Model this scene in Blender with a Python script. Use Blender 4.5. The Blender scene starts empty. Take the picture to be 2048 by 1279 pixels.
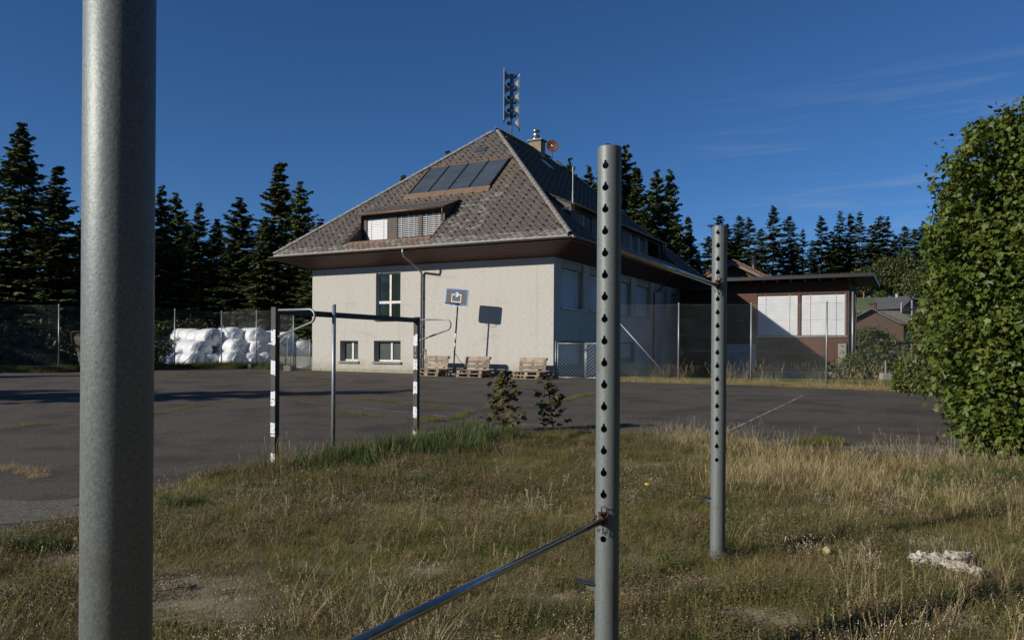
import bpy, bmesh, math, random
import numpy as np
from mathutils import Vector, Matrix, Euler
random.seed(7); rng = np.random.default_rng(7)
sc = bpy.context.scene; col = sc.collection
R = math.radians

# ------------------------------------------------------------------ camera
F_PX = 1515.8
cd = bpy.data.cameras.new('camera'); cam = bpy.data.objects.new('camera', cd); col.objects.link(cam)
cd.sensor_width = 36; cd.sensor_fit = 'HORIZONTAL'; cd.lens = F_PX/2048*36
cd.shift_y = (697.6-639.5)/2048
cd.clip_start = .05; cd.clip_end = 4000
cam.location = (0, 0, 1.6)
cam.rotation_mode = 'QUATERNION'
cam.rotation_quaternion = (Matrix.Rotation(R(90), 4, 'X') @ Matrix.Rotation(.0064, 4, 'Z')).to_quaternion()
sc.camera = cam
# ------------------------------------------------------------------ sky, sun, exposure
SUNV = Vector((.812, .42, -.405)).normalized()      # travel of the light
EL = math.asin(-SUNV.z); AZ = math.atan2(-SUNV.x, -SUNV.y)
w = bpy.data.worlds.new('World'); sc.world = w; w.use_nodes = True
nt = w.node_tree; nt.nodes.clear()
N = nt.nodes.new; Lk = nt.links.new
out = N('ShaderNodeOutputWorld'); bg = N('ShaderNodeBackground'); sky = N('ShaderNodeTexSky')
sky.sky_type = 'NISHITA'; sky.sun_disc = False; sky.sun_elevation = EL; sky.sun_rotation = AZ % (2*math.pi)
sky.altitude = 1000; sky.air_density = .85; sky.dust_density = 0; sky.ozone_density = 8
tc = N('ShaderNodeTexCoord'); mp = N('ShaderNodeMapping'); mp.inputs['Scale'].default_value = (1.6, 1.6, 22)
mp.inputs['Rotation'].default_value = (R(3), R(-4), 0)
nz = N('ShaderNodeTexNoise'); nz.inputs['Scale'].default_value = 2.2; nz.inputs['Detail'].default_value = 7; nz.inputs['Roughness'].default_value = .62
nz.inputs['Distortion'].default_value = .5
rp = N('ShaderNodeValToRGB'); rp.color_ramp.elements[0].position = .52; rp.color_ramp.elements[0].color = (0, 0, 0, 1)
rp.color_ramp.elements[1].position = .78; rp.color_ramp.elements[1].color = (.55, .55, .55, 1)
mx = N('ShaderNodeMixRGB'); mx.inputs['Color2'].default_value = (3.6, 4.6, 5.8, 1)
Lk(tc.outputs['Generated'], mp.inputs['Vector']); Lk(mp.outputs['Vector'], nz.inputs['Vector']); Lk(nz.outputs['Fac'], rp.inputs['Fac'])
hsv = N('ShaderNodeHueSaturation'); hsv.inputs['Saturation'].default_value = 1.045
sxyz = N('ShaderNodeSeparateXYZ'); cmr = N('ShaderNodeMapRange'); cmr.inputs['From Min'].default_value = .18; cmr.inputs['From Max'].default_value = .5
cmu = N('ShaderNodeMath'); cmu.operation = 'MULTIPLY'
Lk(tc.outputs['Generated'], sxyz.inputs[0]); Lk(sxyz.outputs['X'], cmr.inputs['Value']); Lk(cmr.outputs['Result'], cmu.inputs[0]); Lk(rp.outputs['Color'], cmu.inputs[1])
cm2 = N('ShaderNodeMapRange'); cm2.inputs['From Min'].default_value = .34; cm2.inputs['From Max'].default_value = .24; Lk(sxyz.outputs['Z'], cm2.inputs['Value'])
cm3 = N('ShaderNodeMath'); cm3.operation = 'MULTIPLY'; Lk(cmu.outputs[0], cm3.inputs[0]); Lk(cm2.outputs['Result'], cm3.inputs[1])
Lk(cm3.outputs[0], mx.inputs['Fac']); Lk(sky.outputs['Color'], hsv.inputs['Color']); Lk(hsv.outputs['Color'], mx.inputs['Color1'])
Lk(mx.outputs['Color'], bg.inputs['Color']); Lk(bg.outputs['Background'], out.inputs['Surface'])
bg.inputs['Strength'].default_value = .085
sd = bpy.data.lights.new('sun', 'SUN'); sun = bpy.data.objects.new('sun', sd); col.objects.link(sun)
sd.energy = 5.0; sd.angle = R(.5); sd.color = (1.0, .93, .82)
sun.rotation_mode = 'QUATERNION'; sun.rotation_quaternion = SUNV.to_track_quat('-Z', 'Y'); sun.location = (-30, -15, 30)
vs = sc.view_settings; vs.view_transform = 'Standard'; vs.look = 'None'; vs.exposure = 0; vs.gamma = 1; vs.use_curve_mapping = False

# ------------------------------------------------------------------ materials
def mat(name, c1, c2=None, scale=4., lo=.35, hi=.65, rough=.8, metal=0., bump=0., bscale=None, stretch=(1, 1, 1), detail=6, coord='P', rand=0., attr=None, c3=None, s3=1., t3=(.55, .7), spec=.5, trans=0.):
    m = bpy.data.materials.new(name); m.use_nodes = True; t = m.node_tree; b = t.nodes['Principled BSDF']
    n = t.nodes.new; l = t.links.new
    b.inputs['Roughness'].default_value = rough; b.inputs['Metallic'].default_value = metal
    b.inputs['Specular IOR Level'].default_value = spec
    if coord == 'P': src = n('ShaderNodeNewGeometry').outputs['Position']
    else: src = n('ShaderNodeTexCoord').outputs['Object']
    mpn = n('ShaderNodeMapping'); mpn.inputs['Scale'].default_value = stretch; l(src, mpn.inputs['Vector'])
    base = None
    if attr:
        a = n('ShaderNodeAttribute'); a.attribute_name = attr; base = a.outputs['Color']
    if c2 is not None:
        nn = n('ShaderNodeTexNoise'); nn.inputs['Scale'].default_value = scale; nn.inputs['Detail'].default_value = detail
        l(mpn.outputs['Vector'], nn.inputs['Vector'])
        r_ = n('ShaderNodeMapRange'); r_.inputs['From Min'].default_value = lo; r_.inputs['From Max'].default_value = hi
        l(nn.outputs['Fac'], r_.inputs['Value'])
        mxx = n('ShaderNodeMixRGB'); l(r_.outputs['Result'], mxx.inputs['Fac'])
        if base is not None:
            mxx.blend_type = 'MIX'; l(base, mxx.inputs['Color1']); mul = n('ShaderNodeMixRGB'); mul.blend_type = 'MULTIPLY'; mul.inputs['Fac'].default_value = 1
            l(base, mul.inputs['Color1']); mul.inputs['Color2'].default_value = (*c2, 1); l(mul.outputs['Color'], mxx.inputs['Color2'])
        else:
            mxx.inputs['Color1'].default_value = (*c1, 1); mxx.inputs['Color2'].default_value = (*c2, 1)
        base = mxx.outputs['Color']
    if c3 is not None:
        n3_ = n('ShaderNodeTexNoise'); n3_.inputs['Scale'].default_value = s3; n3_.inputs['Detail'].default_value = 8; n3_.inputs['Roughness'].default_value = .65
        l(mpn.outputs['Vector'], n3_.inputs['Vector'])
        r3 = n('ShaderNodeMapRange'); r3.inputs['From Min'].default_value = t3[0]; r3.inputs['From Max'].default_value = t3[1]; l(n3_.outputs['Fac'], r3.inputs['Value'])
        m3 = n('ShaderNodeMixRGB'); l(r3.outputs['Result'], m3.inputs['Fac'])
        if base is not None: l(base, m3.inputs['Color1'])
        else: m3.inputs['Color1'].default_value = (*c1, 1)
        m3.inputs['Color2'].default_value = (*c3, 1); base = m3.outputs['Color']
    if rand:
        oi = n('ShaderNodeObjectInfo'); hs = n('ShaderNodeHueSaturation')
        mr = n('ShaderNodeMapRange'); mr.inputs['To Min'].default_value = 1-rand; mr.inputs['To Max'].default_value = 1+rand; l(oi.outputs['Random'], mr.inputs['Value'])
        l(mr.outputs['Result'], hs.inputs['Value'])
        mr2 = n('ShaderNodeMapRange'); mr2.inputs['To Min'].default_value = .5+.015; mr2.inputs['To Max'].default_value = .5-.015
        l(oi.outputs['Random'], mr2.inputs['Value']); l(mr2.outputs['Result'], hs.inputs['Hue'])
        if base is not None: l(base, hs.inputs['Color'])
        else: hs.inputs['Color'].default_value = (*c1, 1)
        base = hs.outputs['Color']
    if base is not None: l(base, b.inputs['Base Color'])
    else: b.inputs['Base Color'].default_value = (*c1, 1)
    if trans:
        tb = n('ShaderNodeBsdfTranslucent'); ms = n('ShaderNodeMixShader'); ms.inputs['Fac'].default_value = trans
        if base is not None: l(base, tb.inputs['Color'])
        else: tb.inputs['Color'].default_value = (*c1, 1)
        l(b.outputs['BSDF'], ms.inputs[1]); l(tb.outputs['BSDF'], ms.inputs[2]); l(ms.outputs['Shader'], t.nodes['Material Output'].inputs['Surface'])
    if bump:
        bn = n('ShaderNodeTexNoise'); bn.inputs['Scale'].default_value = bscale or scale*3; bn.inputs['Detail'].default_value = 5
        l(mpn.outputs['Vector'], bn.inputs['Vector']); bb = n('ShaderNodeBump'); bb.inputs['Strength'].default_value = 1; bb.inputs['Distance'].default_value = bump
        l(bn.outputs['Fac'], bb.inputs['Height']); l(bb.outputs['Normal'], b.inputs['Normal'])
    return m

M = {}
M['galv'] = mat('galvanised_steel', (0.125, 0.145, 0.145), (0.205, 0.225, 0.22), scale=170, lo=.3, hi=.7, rough=.52, metal=.3, c3=(0.12, 0.115, 0.09), s3=5, t3=(.58, .8), detail=3, bump=.0004, bscale=200, spec=.4)
M['galv_fine'] = mat('galvanised_tube', (0.221, 0.246, 0.255), (0.306, 0.332, 0.340), scale=40, rough=.45, metal=.4)
M['wire'] = mat('galvanised_wire', (.22, .24, .25), (.12, .12, .11), scale=2, rough=.5, metal=.5)
M['chrome'] = mat('polished_bar', (.45, .46, .45), (.36, .36, .34), scale=25, rough=.2, metal=.95)
M['rust'] = mat('rusty_iron', (.13, .045, .02), (.05, .025, .015), scale=90, rough=.85, metal=.2, bump=.001, bscale=300)
M['black_paint'] = mat('black_paint', (.012, .012, .013), (.03, .026, .022), scale=12, rough=.5)
M['darkmetal'] = mat('dark_metal', (.05, .05, .055), (.09, .09, .09), scale=30, rough=.5, metal=.4)
M['stucco'] = mat('rough_plaster', (0.500, 0.482, 0.438), (0.400, 0.383, 0.350), scale=5.5, lo=.3, hi=.72, rough=.95, stretch=(1, 1, 4.5), bump=.010, bscale=11, c3=(0.352, 0.328, 0.280), s3=.45, t3=(.56, .80), coord='O', detail=9)
def stain(m):
    t = m.node_tree; n = t.nodes.new; l = t.links.new; b = t.nodes['Principled BSDF']; old = b.inputs['Base Color'].links[0].from_socket
    tcn = n('ShaderNodeTexCoord'); sp = n('ShaderNodeSeparateXYZ'); l(tcn.outputs['Object'], sp.inputs[0])
    nn = n('ShaderNodeTexNoise'); nn.inputs['Scale'].default_value = 1.6; nn.inputs['Detail'].default_value = 8; nn.inputs['Roughness'].default_value = .7; l(tcn.outputs['Object'], nn.inputs['Vector'])
    ad = n('ShaderNodeMath'); ad.operation = 'MULTIPLY_ADD'; l(nn.outputs['Fac'], ad.inputs[0]); ad.inputs[1].default_value = -1.6; l(sp.outputs['Z'], ad.inputs[2])
    mr = n('ShaderNodeMapRange'); l(ad.outputs[0], mr.inputs['Value']); mr.inputs['From Min'].default_value = .35; mr.inputs['From Max'].default_value = -.2; mr.inputs['To Max'].default_value = .55
    mpn = n('ShaderNodeMapping'); mpn.inputs['Scale'].default_value = (3.5, 3.5, .18); l(tcn.outputs['Object'], mpn.inputs['Vector'])
    n2 = n('ShaderNodeTexNoise'); n2.inputs['Scale'].default_value = 1.0; n2.inputs['Detail'].default_value = 6; l(mpn.outputs['Vector'], n2.inputs['Vector'])
    m2 = n('ShaderNodeMapRange'); l(n2.outputs['Fac'], m2.inputs['Value']); m2.inputs['From Min'].default_value = .56; m2.inputs['From Max'].default_value = .74; m2.inputs['To Max'].default_value = .28
    mx_ = n('ShaderNodeMath'); mx_.operation = 'MAXIMUM'; l(mr.outputs['Result'], mx_.inputs[0]); l(m2.outputs['Result'], mx_.inputs[1])
    mm = n('ShaderNodeMixRGB'); l(mx_.outputs[0], mm.inputs['Fac']); l(old, mm.inputs['Color1']); mm.inputs['Color2'].default_value = (.29, .25, .185, 1); l(mm.outputs['Color'], b.inputs['Base Color'])
stain(M['stucco'])
M['plinth'] = mat('plinth_plaster', (0.320, 0.312, 0.216), (0.240, 0.232, 0.168), scale=5, rough=.95, bump=.004, bscale=20)
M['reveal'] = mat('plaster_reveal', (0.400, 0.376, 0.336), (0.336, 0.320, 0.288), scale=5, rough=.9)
M['white_paint'] = mat('white_window_paint', (0.663, 0.654, 0.629), (0.527, 0.510, 0.476), scale=9, rough=.5)
M['blind'] = mat('white_blind', (0.541, 0.558, 0.574), (0.476, 0.492, 0.508), scale=2, rough=.45)
M['glass'] = mat('window_glass', (.012, .02, .017), (.02, .03, .024), scale=1.2, rough=.06, spec=.7)
M['glass_frost'] = mat('dull_glass', (.045, .06, .052), (.03, .04, .036), scale=1.5, rough=.35)
M['tile'] = mat('fibre_cement_tile', (1, 1, 1), (.72, .72, .70), scale=3, rough=.9, attr='Col', c3=(.30, .285, .26), s3=9, t3=(.60, .72), bump=.003, bscale=60)
M['hip'] = mat('hip_cap_tile', (0.255, 0.238, 0.212), (0.170, 0.157, 0.140), scale=6, rough=.9, bump=.004, bscale=40)
M['eave_edge'] = mat('pale_eave_edge', (0.400, 0.408, 0.400), (0.256, 0.256, 0.240), scale=5, rough=.7)
M['deck'] = mat('roof_underlay', (.045, .04, .037), (.06, .055, .05), scale=6, rough=.95)
M['tan_sheet'] = mat('tan_sheet_metal', (0.175, 0.108, 0.063), (0.133, 0.084, 0.052), scale=3, rough=.6)
M['brown_sheet'] = mat('brown_sheet_metal', (0.136, 0.072, 0.040), (0.096, 0.056, 0.036), scale=5, rough=.5)
M['brown_clad'] = mat('brown_cladding', (.085, .062, .052), (.06, .045, .038), scale=5, rough=.7)
M['gutter'] = mat('olive_gutter', (0.112, 0.100, 0.056), (0.072, 0.068, 0.044), scale=6, rough=.45, metal=.2)
M['soffit'] = mat('soffit_wood', (.11, .034, .010), (.055, .018, .007), scale=3, rough=.6, stretch=(1, 12, 12), coord='O', bump=.002, bscale=30)
M['wingwood'] = mat('red_brown_boards', (.105, .035, .013), (.055, .020, .009), scale=3, rough=.65, stretch=(1, 12, 12), coord='O', bump=.002, bscale=30)
M['solar'] = mat('solar_glass', (.050, .066, .078), (.070, .085, .095), scale=1.2, rough=.22, spec=.8, stretch=(1, 1, 3))
M['solar_frame'] = mat('dark_frame', (.035, .036, .04), rough=.4, metal=.5)
M['pipe'] = mat('zinc_pipe', (0.340, 0.357, 0.357), (0.255, 0.272, 0.281), scale=6, rough=.4, metal=.5)
M['concrete'] = mat('concrete', (0.264, 0.256, 0.232), (0.192, 0.188, 0.168), scale=7, rough=.95, bump=.003, bscale=40)
M['chimney'] = mat('chimney_render', (0.272, 0.224, 0.168), (0.200, 0.168, 0.128), scale=5, rough=.95, bump=.004, bscale=20)
M['steel'] = mat('bright_steel', (.55, .56, .57), (.4, .4, .4), scale=12, rough=.25, metal=.9)
M['dish'] = mat('terracotta_dish', (.26, .10, .055), (.21, .085, .05), scale=6, rough=.6)
M['siren'] = mat('siren_grey_blue', (.13, .16, .19), (.10, .125, .15), scale=4, rough=.45, metal=.2)
M['siren_pale'] = mat('siren_pale_rim', (.5, .5, .5), rough=.4, metal=.3)
M['asphalt'] = mat('old_asphalt', (.034, .027, .0195), (.122, .101, .074), scale=30, lo=.34, hi=.68, rough=.93, c3=(.038, .031, .023), s3=.7, t3=(.47, .62), bump=.010, bscale=90, detail=10)
M['asphalt_pale'] = mat('worn_pale_asphalt', (0.068, 0.059, 0.046), (0.176, 0.160, 0.125), scale=36, lo=.4, hi=.64, rough=.95, bump=.007, bscale=110, detail=9)
M['line'] = mat('worn_white_line', (0.306, 0.306, 0.297), (0.108, 0.104, 0.099), scale=3.5, lo=.42, hi=.58, rough=.9)
M['soil'] = mat('dry_soil', (.18, .135, .075), (.105, .085, .038), scale=2.5, rough=1, c3=(.30, .245, .165), s3=1.6, t3=(.46, .62), bump=.004, bscale=60)
M['gravel'] = mat('gravel', (0.378, 0.324, 0.252), (0.234, 0.198, 0.153), scale=60, rough=1, rand=.35)
M['meadow'] = mat('meadow', (.060, .115, .024), (.085, .13, .032), scale=.6, rough=1, bump=.02, bscale=20)
M['land'] = mat('far_land', (.05, .065, .025), (.08, .075, .035), scale=.25, rough=1)
M['needle'] = mat('conifer_needles', (.070, .094, .028), (.125, .145, .050), scale=.9, rough=.75, rand=.25, spec=.25)
M['needle_far'] = mat('far_conifer_needles', (.060, .082, .030), (.11, .13, .048), scale=.5, rough=.8, rand=.3, spec=.2)
M['bark'] = mat('bark', (.10, .075, .055), (.16, .13, .10), scale=8, rough=.95, stretch=(1, 1, .2))
M['maple'] = mat('maple_leaf', (.042, .080, .012), (.135, .160, .024), scale=4.5, lo=.36, hi=.64, rough=.5, trans=.22, c3=(.19, .14, .03), s3=4.1, t3=(.60, .72), spec=.35)
M['shrub'] = mat('shrub_leaf', (0.054, 0.077, 0.020), (0.090, 0.095, 0.025), scale=1.5, rough=.5, trans=.2, c3=(0.117, 0.063, 0.027), s3=2.1, t3=(.62, .78))
M['sapling'] = mat('sapling_leaf', (.075, .09, .022), (.11, .085, .028), scale=9, rough=.5, trans=.2, c3=(.12, .045, .025), s3=12, t3=(.56, .66))
M['redstem'] = mat('reddish_stem', (.16, .06, .03), (.10, .05, .03), scale=9, rough=.8)
M['gr_green'] = mat('green_grass', (.105, .148, .022), (.21, .20, .034), scale=1.5, rough=.7, rand=.35, trans=.4)
M['gr_lush'] = mat('lush_grass', (.060, .098, .020), (.10, .125, .030), scale=3, rough=.6, rand=.3, trans=.25)
M['gr_brown'] = mat('dry_brown_grass', (.31, .235, .095), (.20, .185, .052), scale=1.6, rough=.9, rand=.35, trans=.3)
M['gr_straw'] = mat('straw', (.52, .42, .23), (.40, .31, .15), scale=5, rough=.9, rand=.25, trans=.15)
M['herb'] = mat('brown_herb', (.17, .12, .055), (.115, .12, .032), scale=2.2, rough=.95, rand=.35, c3=(.22, .11, .055), s3=1.3, t3=(.6, .7))
M['seed'] = mat('pale_seed_head', (.42, .33, .24), (.5, .45, .38), scale=30, rough=.9, rand=.2)
M['puff'] = mat('pale_yellow_puff', (.42, .38, .18), (.34, .3, .14), scale=30, rough=1)
M['petal'] = mat('pale_petals', (.55, .47, .50), rough=.8)
M['yellow'] = mat('yellow_petals', (.65, .45, .02), rough=.7)
M['wrap'] = mat('white_bale_wrap', (.78, .79, .80), (.68, .70, .72), scale=3, rough=.35, bump=.03, bscale=12, spec=.5)
M['pallet'] = mat('weathered_wood', (.30, .235, .16), (.15, .125, .10), scale=5, rough=.9, rand=.45, stretch=(1, 1, 1), coord='P', bump=.002, bscale=60)
M['board_face'] = mat('grey_board_face', (.075, .072, .07), (.10, .095, .09), scale=9, rough=.7)
M['blue'] = mat('blue_print', (.05, .19, .46), (.07, .22, .48), scale=9, rough=.5)
M['white'] = mat('white_print', (.72, .72, .72), (.6, .6, .6), scale=9, rough=.6)
M['oldwood'] = mat('dark_old_wood', (.055, .035, .022), (.09, .06, .04), scale=5, rough=.9, stretch=(1, 1, 6))
M['crate'] = mat('grey_crate_wood', (.22, .19, .15), (.15, .13, .10), scale=6, rough=.9)
M['slate'] = mat('dark_slate_roof', (.055, .055, .06), (.085, .083, .085), scale=4, rough=.7, stretch=(1, 1, 3))
M['clay'] = mat('clay_tile', (.34, .13, .065), (.27, .10, .05), scale=4, rough=.8, rand=.2)
M['moss'] = mat('roof_moss', (.12, .12, .025), (.16, .09, .03), scale=3, rough=1)
M['red'] = mat('red_flag', (.45, .03, .03), rough=.7)
M['rag'] = mat('pale_stone', (0.527, 0.476, 0.425), (0.357, 0.315, 0.272), scale=14, rough=.95, bump=.01, bscale=30)
M['palepanel'] = mat('pale_panel', (0.336, 0.336, 0.336), (0.272, 0.272, 0.272), scale=3, rough=.8)  # even pale grey for panels, doors and flashings

# striped goal-post paint: white patches over black, bands along z, worn edges
def stripe_mat():
    m = mat('striped_paint', (.02, .018, .017), (.045, .035, .025), scale=10, rough=.55, coord='O')
    t = m.node_tree; n = t.nodes.new; l = t.links.new; b = t.nodes['Principled BSDF']
    old = b.inputs['Base Color'].links[0].from_socket
    tcn = n('ShaderNodeTexCoord'); sp = n('ShaderNodeSeparateXYZ'); l(tcn.outputs['Object'], sp.inputs[0])
    nn = n('ShaderNodeTexNoise'); nn.inputs['Scale'].default_value = 14; l(tcn.outputs['Object'], nn.inputs['Vector'])
    ad = n('ShaderNodeMath'); ad.operation = 'MULTIPLY_ADD'; l(nn.outputs['Fac'], ad.inputs[0]); ad.inputs[1].default_value = .10; l(sp.outputs['Z'], ad.inputs[2])
    dv = n('ShaderNodeMath'); dv.operation = 'DIVIDE'; l(ad.outputs[0], dv.inputs[0]); dv.inputs[1].default_value = .409
    fr = n('ShaderNodeMath'); fr.operation = 'FRACT'; l(dv.outputs[0], fr.inputs[0])
    lt = n('ShaderNodeMath'); lt.operation = 'LESS_THAN'; l(fr.outputs[0], lt.inputs[0]); lt.inputs[1].default_value = .45
    top = n('ShaderNodeMath'); top.operation = 'LESS_THAN'; l(sp.outputs['Z'], top.inputs[0]); top.inputs[1].default_value = 1.9
    mu = n('ShaderNodeMath'); mu.operation = 'MULTIPLY'; l(lt.outputs[0], mu.inputs[0]); l(top.outputs[0], mu.inputs[1])
    n2 = n('ShaderNodeTexNoise'); n2.inputs['Scale'].default_value = 30; n2.inputs['Detail'].default_value = 6; l(tcn.outputs['Object'], n2.inputs['Vector'])
    gr = n('ShaderNodeMath'); gr.operation = 'LESS_THAN'; l(n2.outputs['Fac'], gr.inputs[0]); gr.inputs[1].default_value = .60
    mu2 = n('ShaderNodeMath'); mu2.operation = 'MULTIPLY'; l(mu.outputs[0], mu2.inputs[0]); l(gr.outputs[0], mu2.inputs[1])
    mm = n('ShaderNodeMixRGB'); l(mu2.outputs[0], mm.inputs['Fac']); l(old, mm.inputs['Color1']); mm.inputs['Color2'].default_value = (.62, .66, .70, 1)
    l(mm.outputs['Color'], b.inputs['Base Color']); return m
M['stripe'] = stripe_mat()

# ------------------------------------------------------------------ helpers
class MB:
    def __init__(s): s.v = []; s.f = []; s.m = []
    def add(s, vs_, fs, mi=0):
        o = len(s.v); s.v += [tuple(p) for p in vs_]; s.f += [tuple(i+o for i in f) for f in fs]; s.m += [mi]*len(fs); return s
    def box(s, c, d, rot=None, mi=0):
        hx, hy, hz = d[0]/2, d[1]/2, d[2]/2
        P = [Vector((x, y, z)) for x in (-hx, hx) for y in (-hy, hy) for z in (-hz, hz)]
        if rot is not None: P = [rot @ p for p in P]
        P = [p+Vector(c) for p in P]
        return s.add(P, [(0, 1, 3, 2), (4, 6, 7, 5), (0, 4, 5, 1), (2, 3, 7, 6), (0, 2, 6, 4), (1, 5, 7, 3)], mi)
    def b2(s, x0, x1, y0, y1, z0, z1, mi=0):
        return s.box(((x0+x1)/2, (y0+y1)/2, (z0+z1)/2), (abs(x1-x0), abs(y1-y0), abs(z1-z0)), None, mi)
    def tube(s, pts, r, n=8, cap=True, mi=0, r2=None, closed=False):
        pts = [Vector(p) for p in pts]; k = len(pts); rings = []
        up = Vector((0, 0, 1)); prev = None
        for i, p in enumerate(pts):
            if closed: d = pts[(i+1) % k]-pts[i-1]
            else: d = (pts[min(i+1, k-1)]-pts[max(i-1, 0)])
            d.normalize()
            if prev is None:
                a = d.cross(up)
                if a.length < .05: a = d.cross(Vector((1, 0, 0)))
            else: a = prev-d*prev.dot(d)
            a.normalize(); prev = a; b = d.cross(a)
            rr = r if r2 is None else r+(r2-r)*i/(k-1)
            rings.append([p+(a*math.cos(t)+b*math.sin(t))*rr for t in [2*math.pi*j/n for j in range(n)]])
        V = [p for q in rings for p in q]; Fc = []
        for i in range(k if closed else k-1):
            i2 = (i+1) % k
            for j in range(n):
                j2 = (j+1) % n; Fc.append((i*n+j, i*n+j2, i2*n+j2, i2*n+j))
        if cap and not closed: Fc.append(tuple(range(n-1, -1, -1))); Fc.append(tuple((k-1)*n+j for j in range(n)))
        return s.add(V, Fc, mi)
    def prism(s, poly, off, mi=0):
        n = len(poly); P = [Vector(p) for p in poly]; o = Vector(off)
        return s.add(P+[p+o for p in P], [tuple(range(n-1, -1, -1)), tuple(range(n, 2*n))]+[(i, (i+1) % n, n+(i+1) % n, n+i) for i in range(n)], mi)
    def lathe(s, prof, c=(0, 0, 0), n=20, mi=0, rot=None):
        k = len(prof); V = []
        for (r, z) in prof:
            for j in range(n):
                a = 2*math.pi*j/n; p = Vector((r*math.cos(a), r*math.sin(a), z))
                if rot is not None: p = rot @ p
                V.append(p+Vector(c))
        Fc = [(i*n+j, i*n+(j+1) % n, (i+1)*n+(j+1) % n, (i+1)*n+j) for i in range(k-1) for j in range(n)]
        return s.add(V, Fc, mi)
    def build(s, name, mats, parent=None, smooth=False, loc=None, kind=None, bevel=0):
        me = bpy.data.meshes.new(name); me.from_pydata(s.v, [], s.f)
        for mm in (mats if isinstance(mats, (list, tuple)) else [mats]): me.materials.append(mm)
        me.polygons.foreach_set('material_index', s.m)
        if smooth: me.polygons.foreach_set('use_smooth', [True]*len(s.f))
        me.update()
        bm = bmesh.new(); bm.from_mesh(me); bmesh.ops.recalc_face_normals(bm, faces=bm.faces); bm.to_mesh(me); bm.free()
        return link(me, name, parent, loc, kind, bevel)
def link(me, name, parent=None, loc=None, kind=None, bevel=0):
    o = bpy.data.objects.new(name, me); col.objects.link(o); o.parent = parent
    if loc is not None: o.location = loc
    if kind: o['kind'] = kind
    if bevel:
        b = o.modifiers.new('bevel', 'BEVEL'); b.width = bevel; b.segments = 2; b.limit_method = 'ANGLE'
    return o
def npmesh(name, V, faces_flat, sizes, mats, mi=None, colr=None, smooth=False):
    me = bpy.data.meshes.new(name); V = np.asarray(V, dtype=np.float32)
    me.vertices.add(len(V)); me.vertices.foreach_set('co', V.ravel())
    ff = np.asarray(faces_flat, dtype=np.int32).ravel(); sizes = np.asarray(sizes, dtype=np.int32)
    me.loops.add(len(ff)); me.loops.foreach_set('vertex_index', ff)
    me.polygons.add(len(sizes)); st = np.concatenate([[0], np.cumsum(sizes)[:-1]]).astype(np.int32)
    me.polygons.foreach_set('loop_start', st); me.polygons.foreach_set('loop_total', sizes)
    if mi is not None: me.polygons.foreach_set('material_index', np.asarray(mi, dtype=np.int32))
    for mm in (mats if isinstance(mats, (list, tuple)) else [mats]): me.materials.append(mm)
    if colr is not None:
        a = me.color_attributes.new('Col', 'FLOAT_COLOR', 'POINT'); c = np.ones((len(V), 4), dtype=np.float32); c[:, :3] = colr; a.data.foreach_set('color', c.ravel())
    if smooth: me.polygons.foreach_set('use_smooth', np.ones(len(sizes), dtype=bool))
    me.update(calc_edges=True); return me
def thing(name, label, cat, loc=(0, 0, 0), rz=0, group=None):
    o = bpy.data.objects.new(name, None); col.objects.link(o); o.location = loc; o.rotation_euler = (0, 0, rz)
    o.empty_display_size = .2; return tag(o, label, cat, group)
def tag(o, label, cat, group=None):
    o['label'] = label; o['category'] = cat
    if group: o['group'] = group
    return o
def struct(o): o['kind'] = 'structure'; return o
def copytree(o, parent=None):
    c = o.copy(); col.objects.link(c)
    if parent is not None: c.parent = parent
    for ch in list(o.children): copytree(ch, c)
    return c
def sstep(a, b, x):
    t = np.clip((np.asarray(x, dtype=float)-a)/(b-a), 0, 1); return t*t*(3-2*t)
def _h(i, j, s): 
    v = np.sin(i*127.1+j*311.7+s*74.7)*43758.5453; return v-np.floor(v)
def vnoise(x, y, s=0):
    x = np.asarray(x, dtype=float); y = np.asarray(y, dtype=float); i = np.floor(x); j = np.floor(y); u = x-i; v = y-j; u = u*u*(3-2*u); v = v*v*(3-2*v)
    return (_h(i, j, s)*(1-u)+_h(i+1, j, s)*u)*(1-v)+(_h(i, j+1, s)*(1-u)+_h(i+1, j+1, s)*u)*v
def fbm(x, y, s=0): return (vnoise(x, y, s)+.5*vnoise(x*2.1, y*2.1, s+1)+.25*vnoise(x*4.3, y*4.3, s+2))/1.75

# ------------------------------------------------------------------ ground
def gbase(x, y): return np.interp(y, [0, 8, 12, 20, 30, 38, 60], [0, .02, .07, .2, .4, .5, .6])
def hill(x, y): return 8.9*sstep(50, 115, y)*sstep(6, 26, x)*(1-.6*sstep(128, 190, y))
EX = [-30, -9, -4.7, -4.16, -3.91, -3.83, -3.62, -3.19, -2.37, -1.58, -.56, 1.16, 1.93, 3.57, 4.51, 6.12, 9, 14, 30]
EY = [2, 4.2, 5.4, 6.18, 6.9, 8.1, 9.26, 10.13, 11.15, 12.55, 13.4, 13.8, 13.4, 12.6, 11.44, 10.58, 10.2, 10, 9]
def yedge(x): return np.interp(x, EX, EY)
def gz(x, y):
    x = np.asarray(x, dtype=float); y = np.asarray(y, dtype=float)
    b = gbase(x, y)+hill(x, y)-.70*sstep(31.8, 38, y)*sstep(5, 9.5, x)*(1-sstep(48, 60, y))
    inside = sstep(0, .8, yedge(x)-y)          # the rough grass strip is a little uneven
    return b+inside*(.10*fbm(x*.8, y*.8, 3)-.045)
def G1(x, y): return float(gz(x, y))
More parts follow.
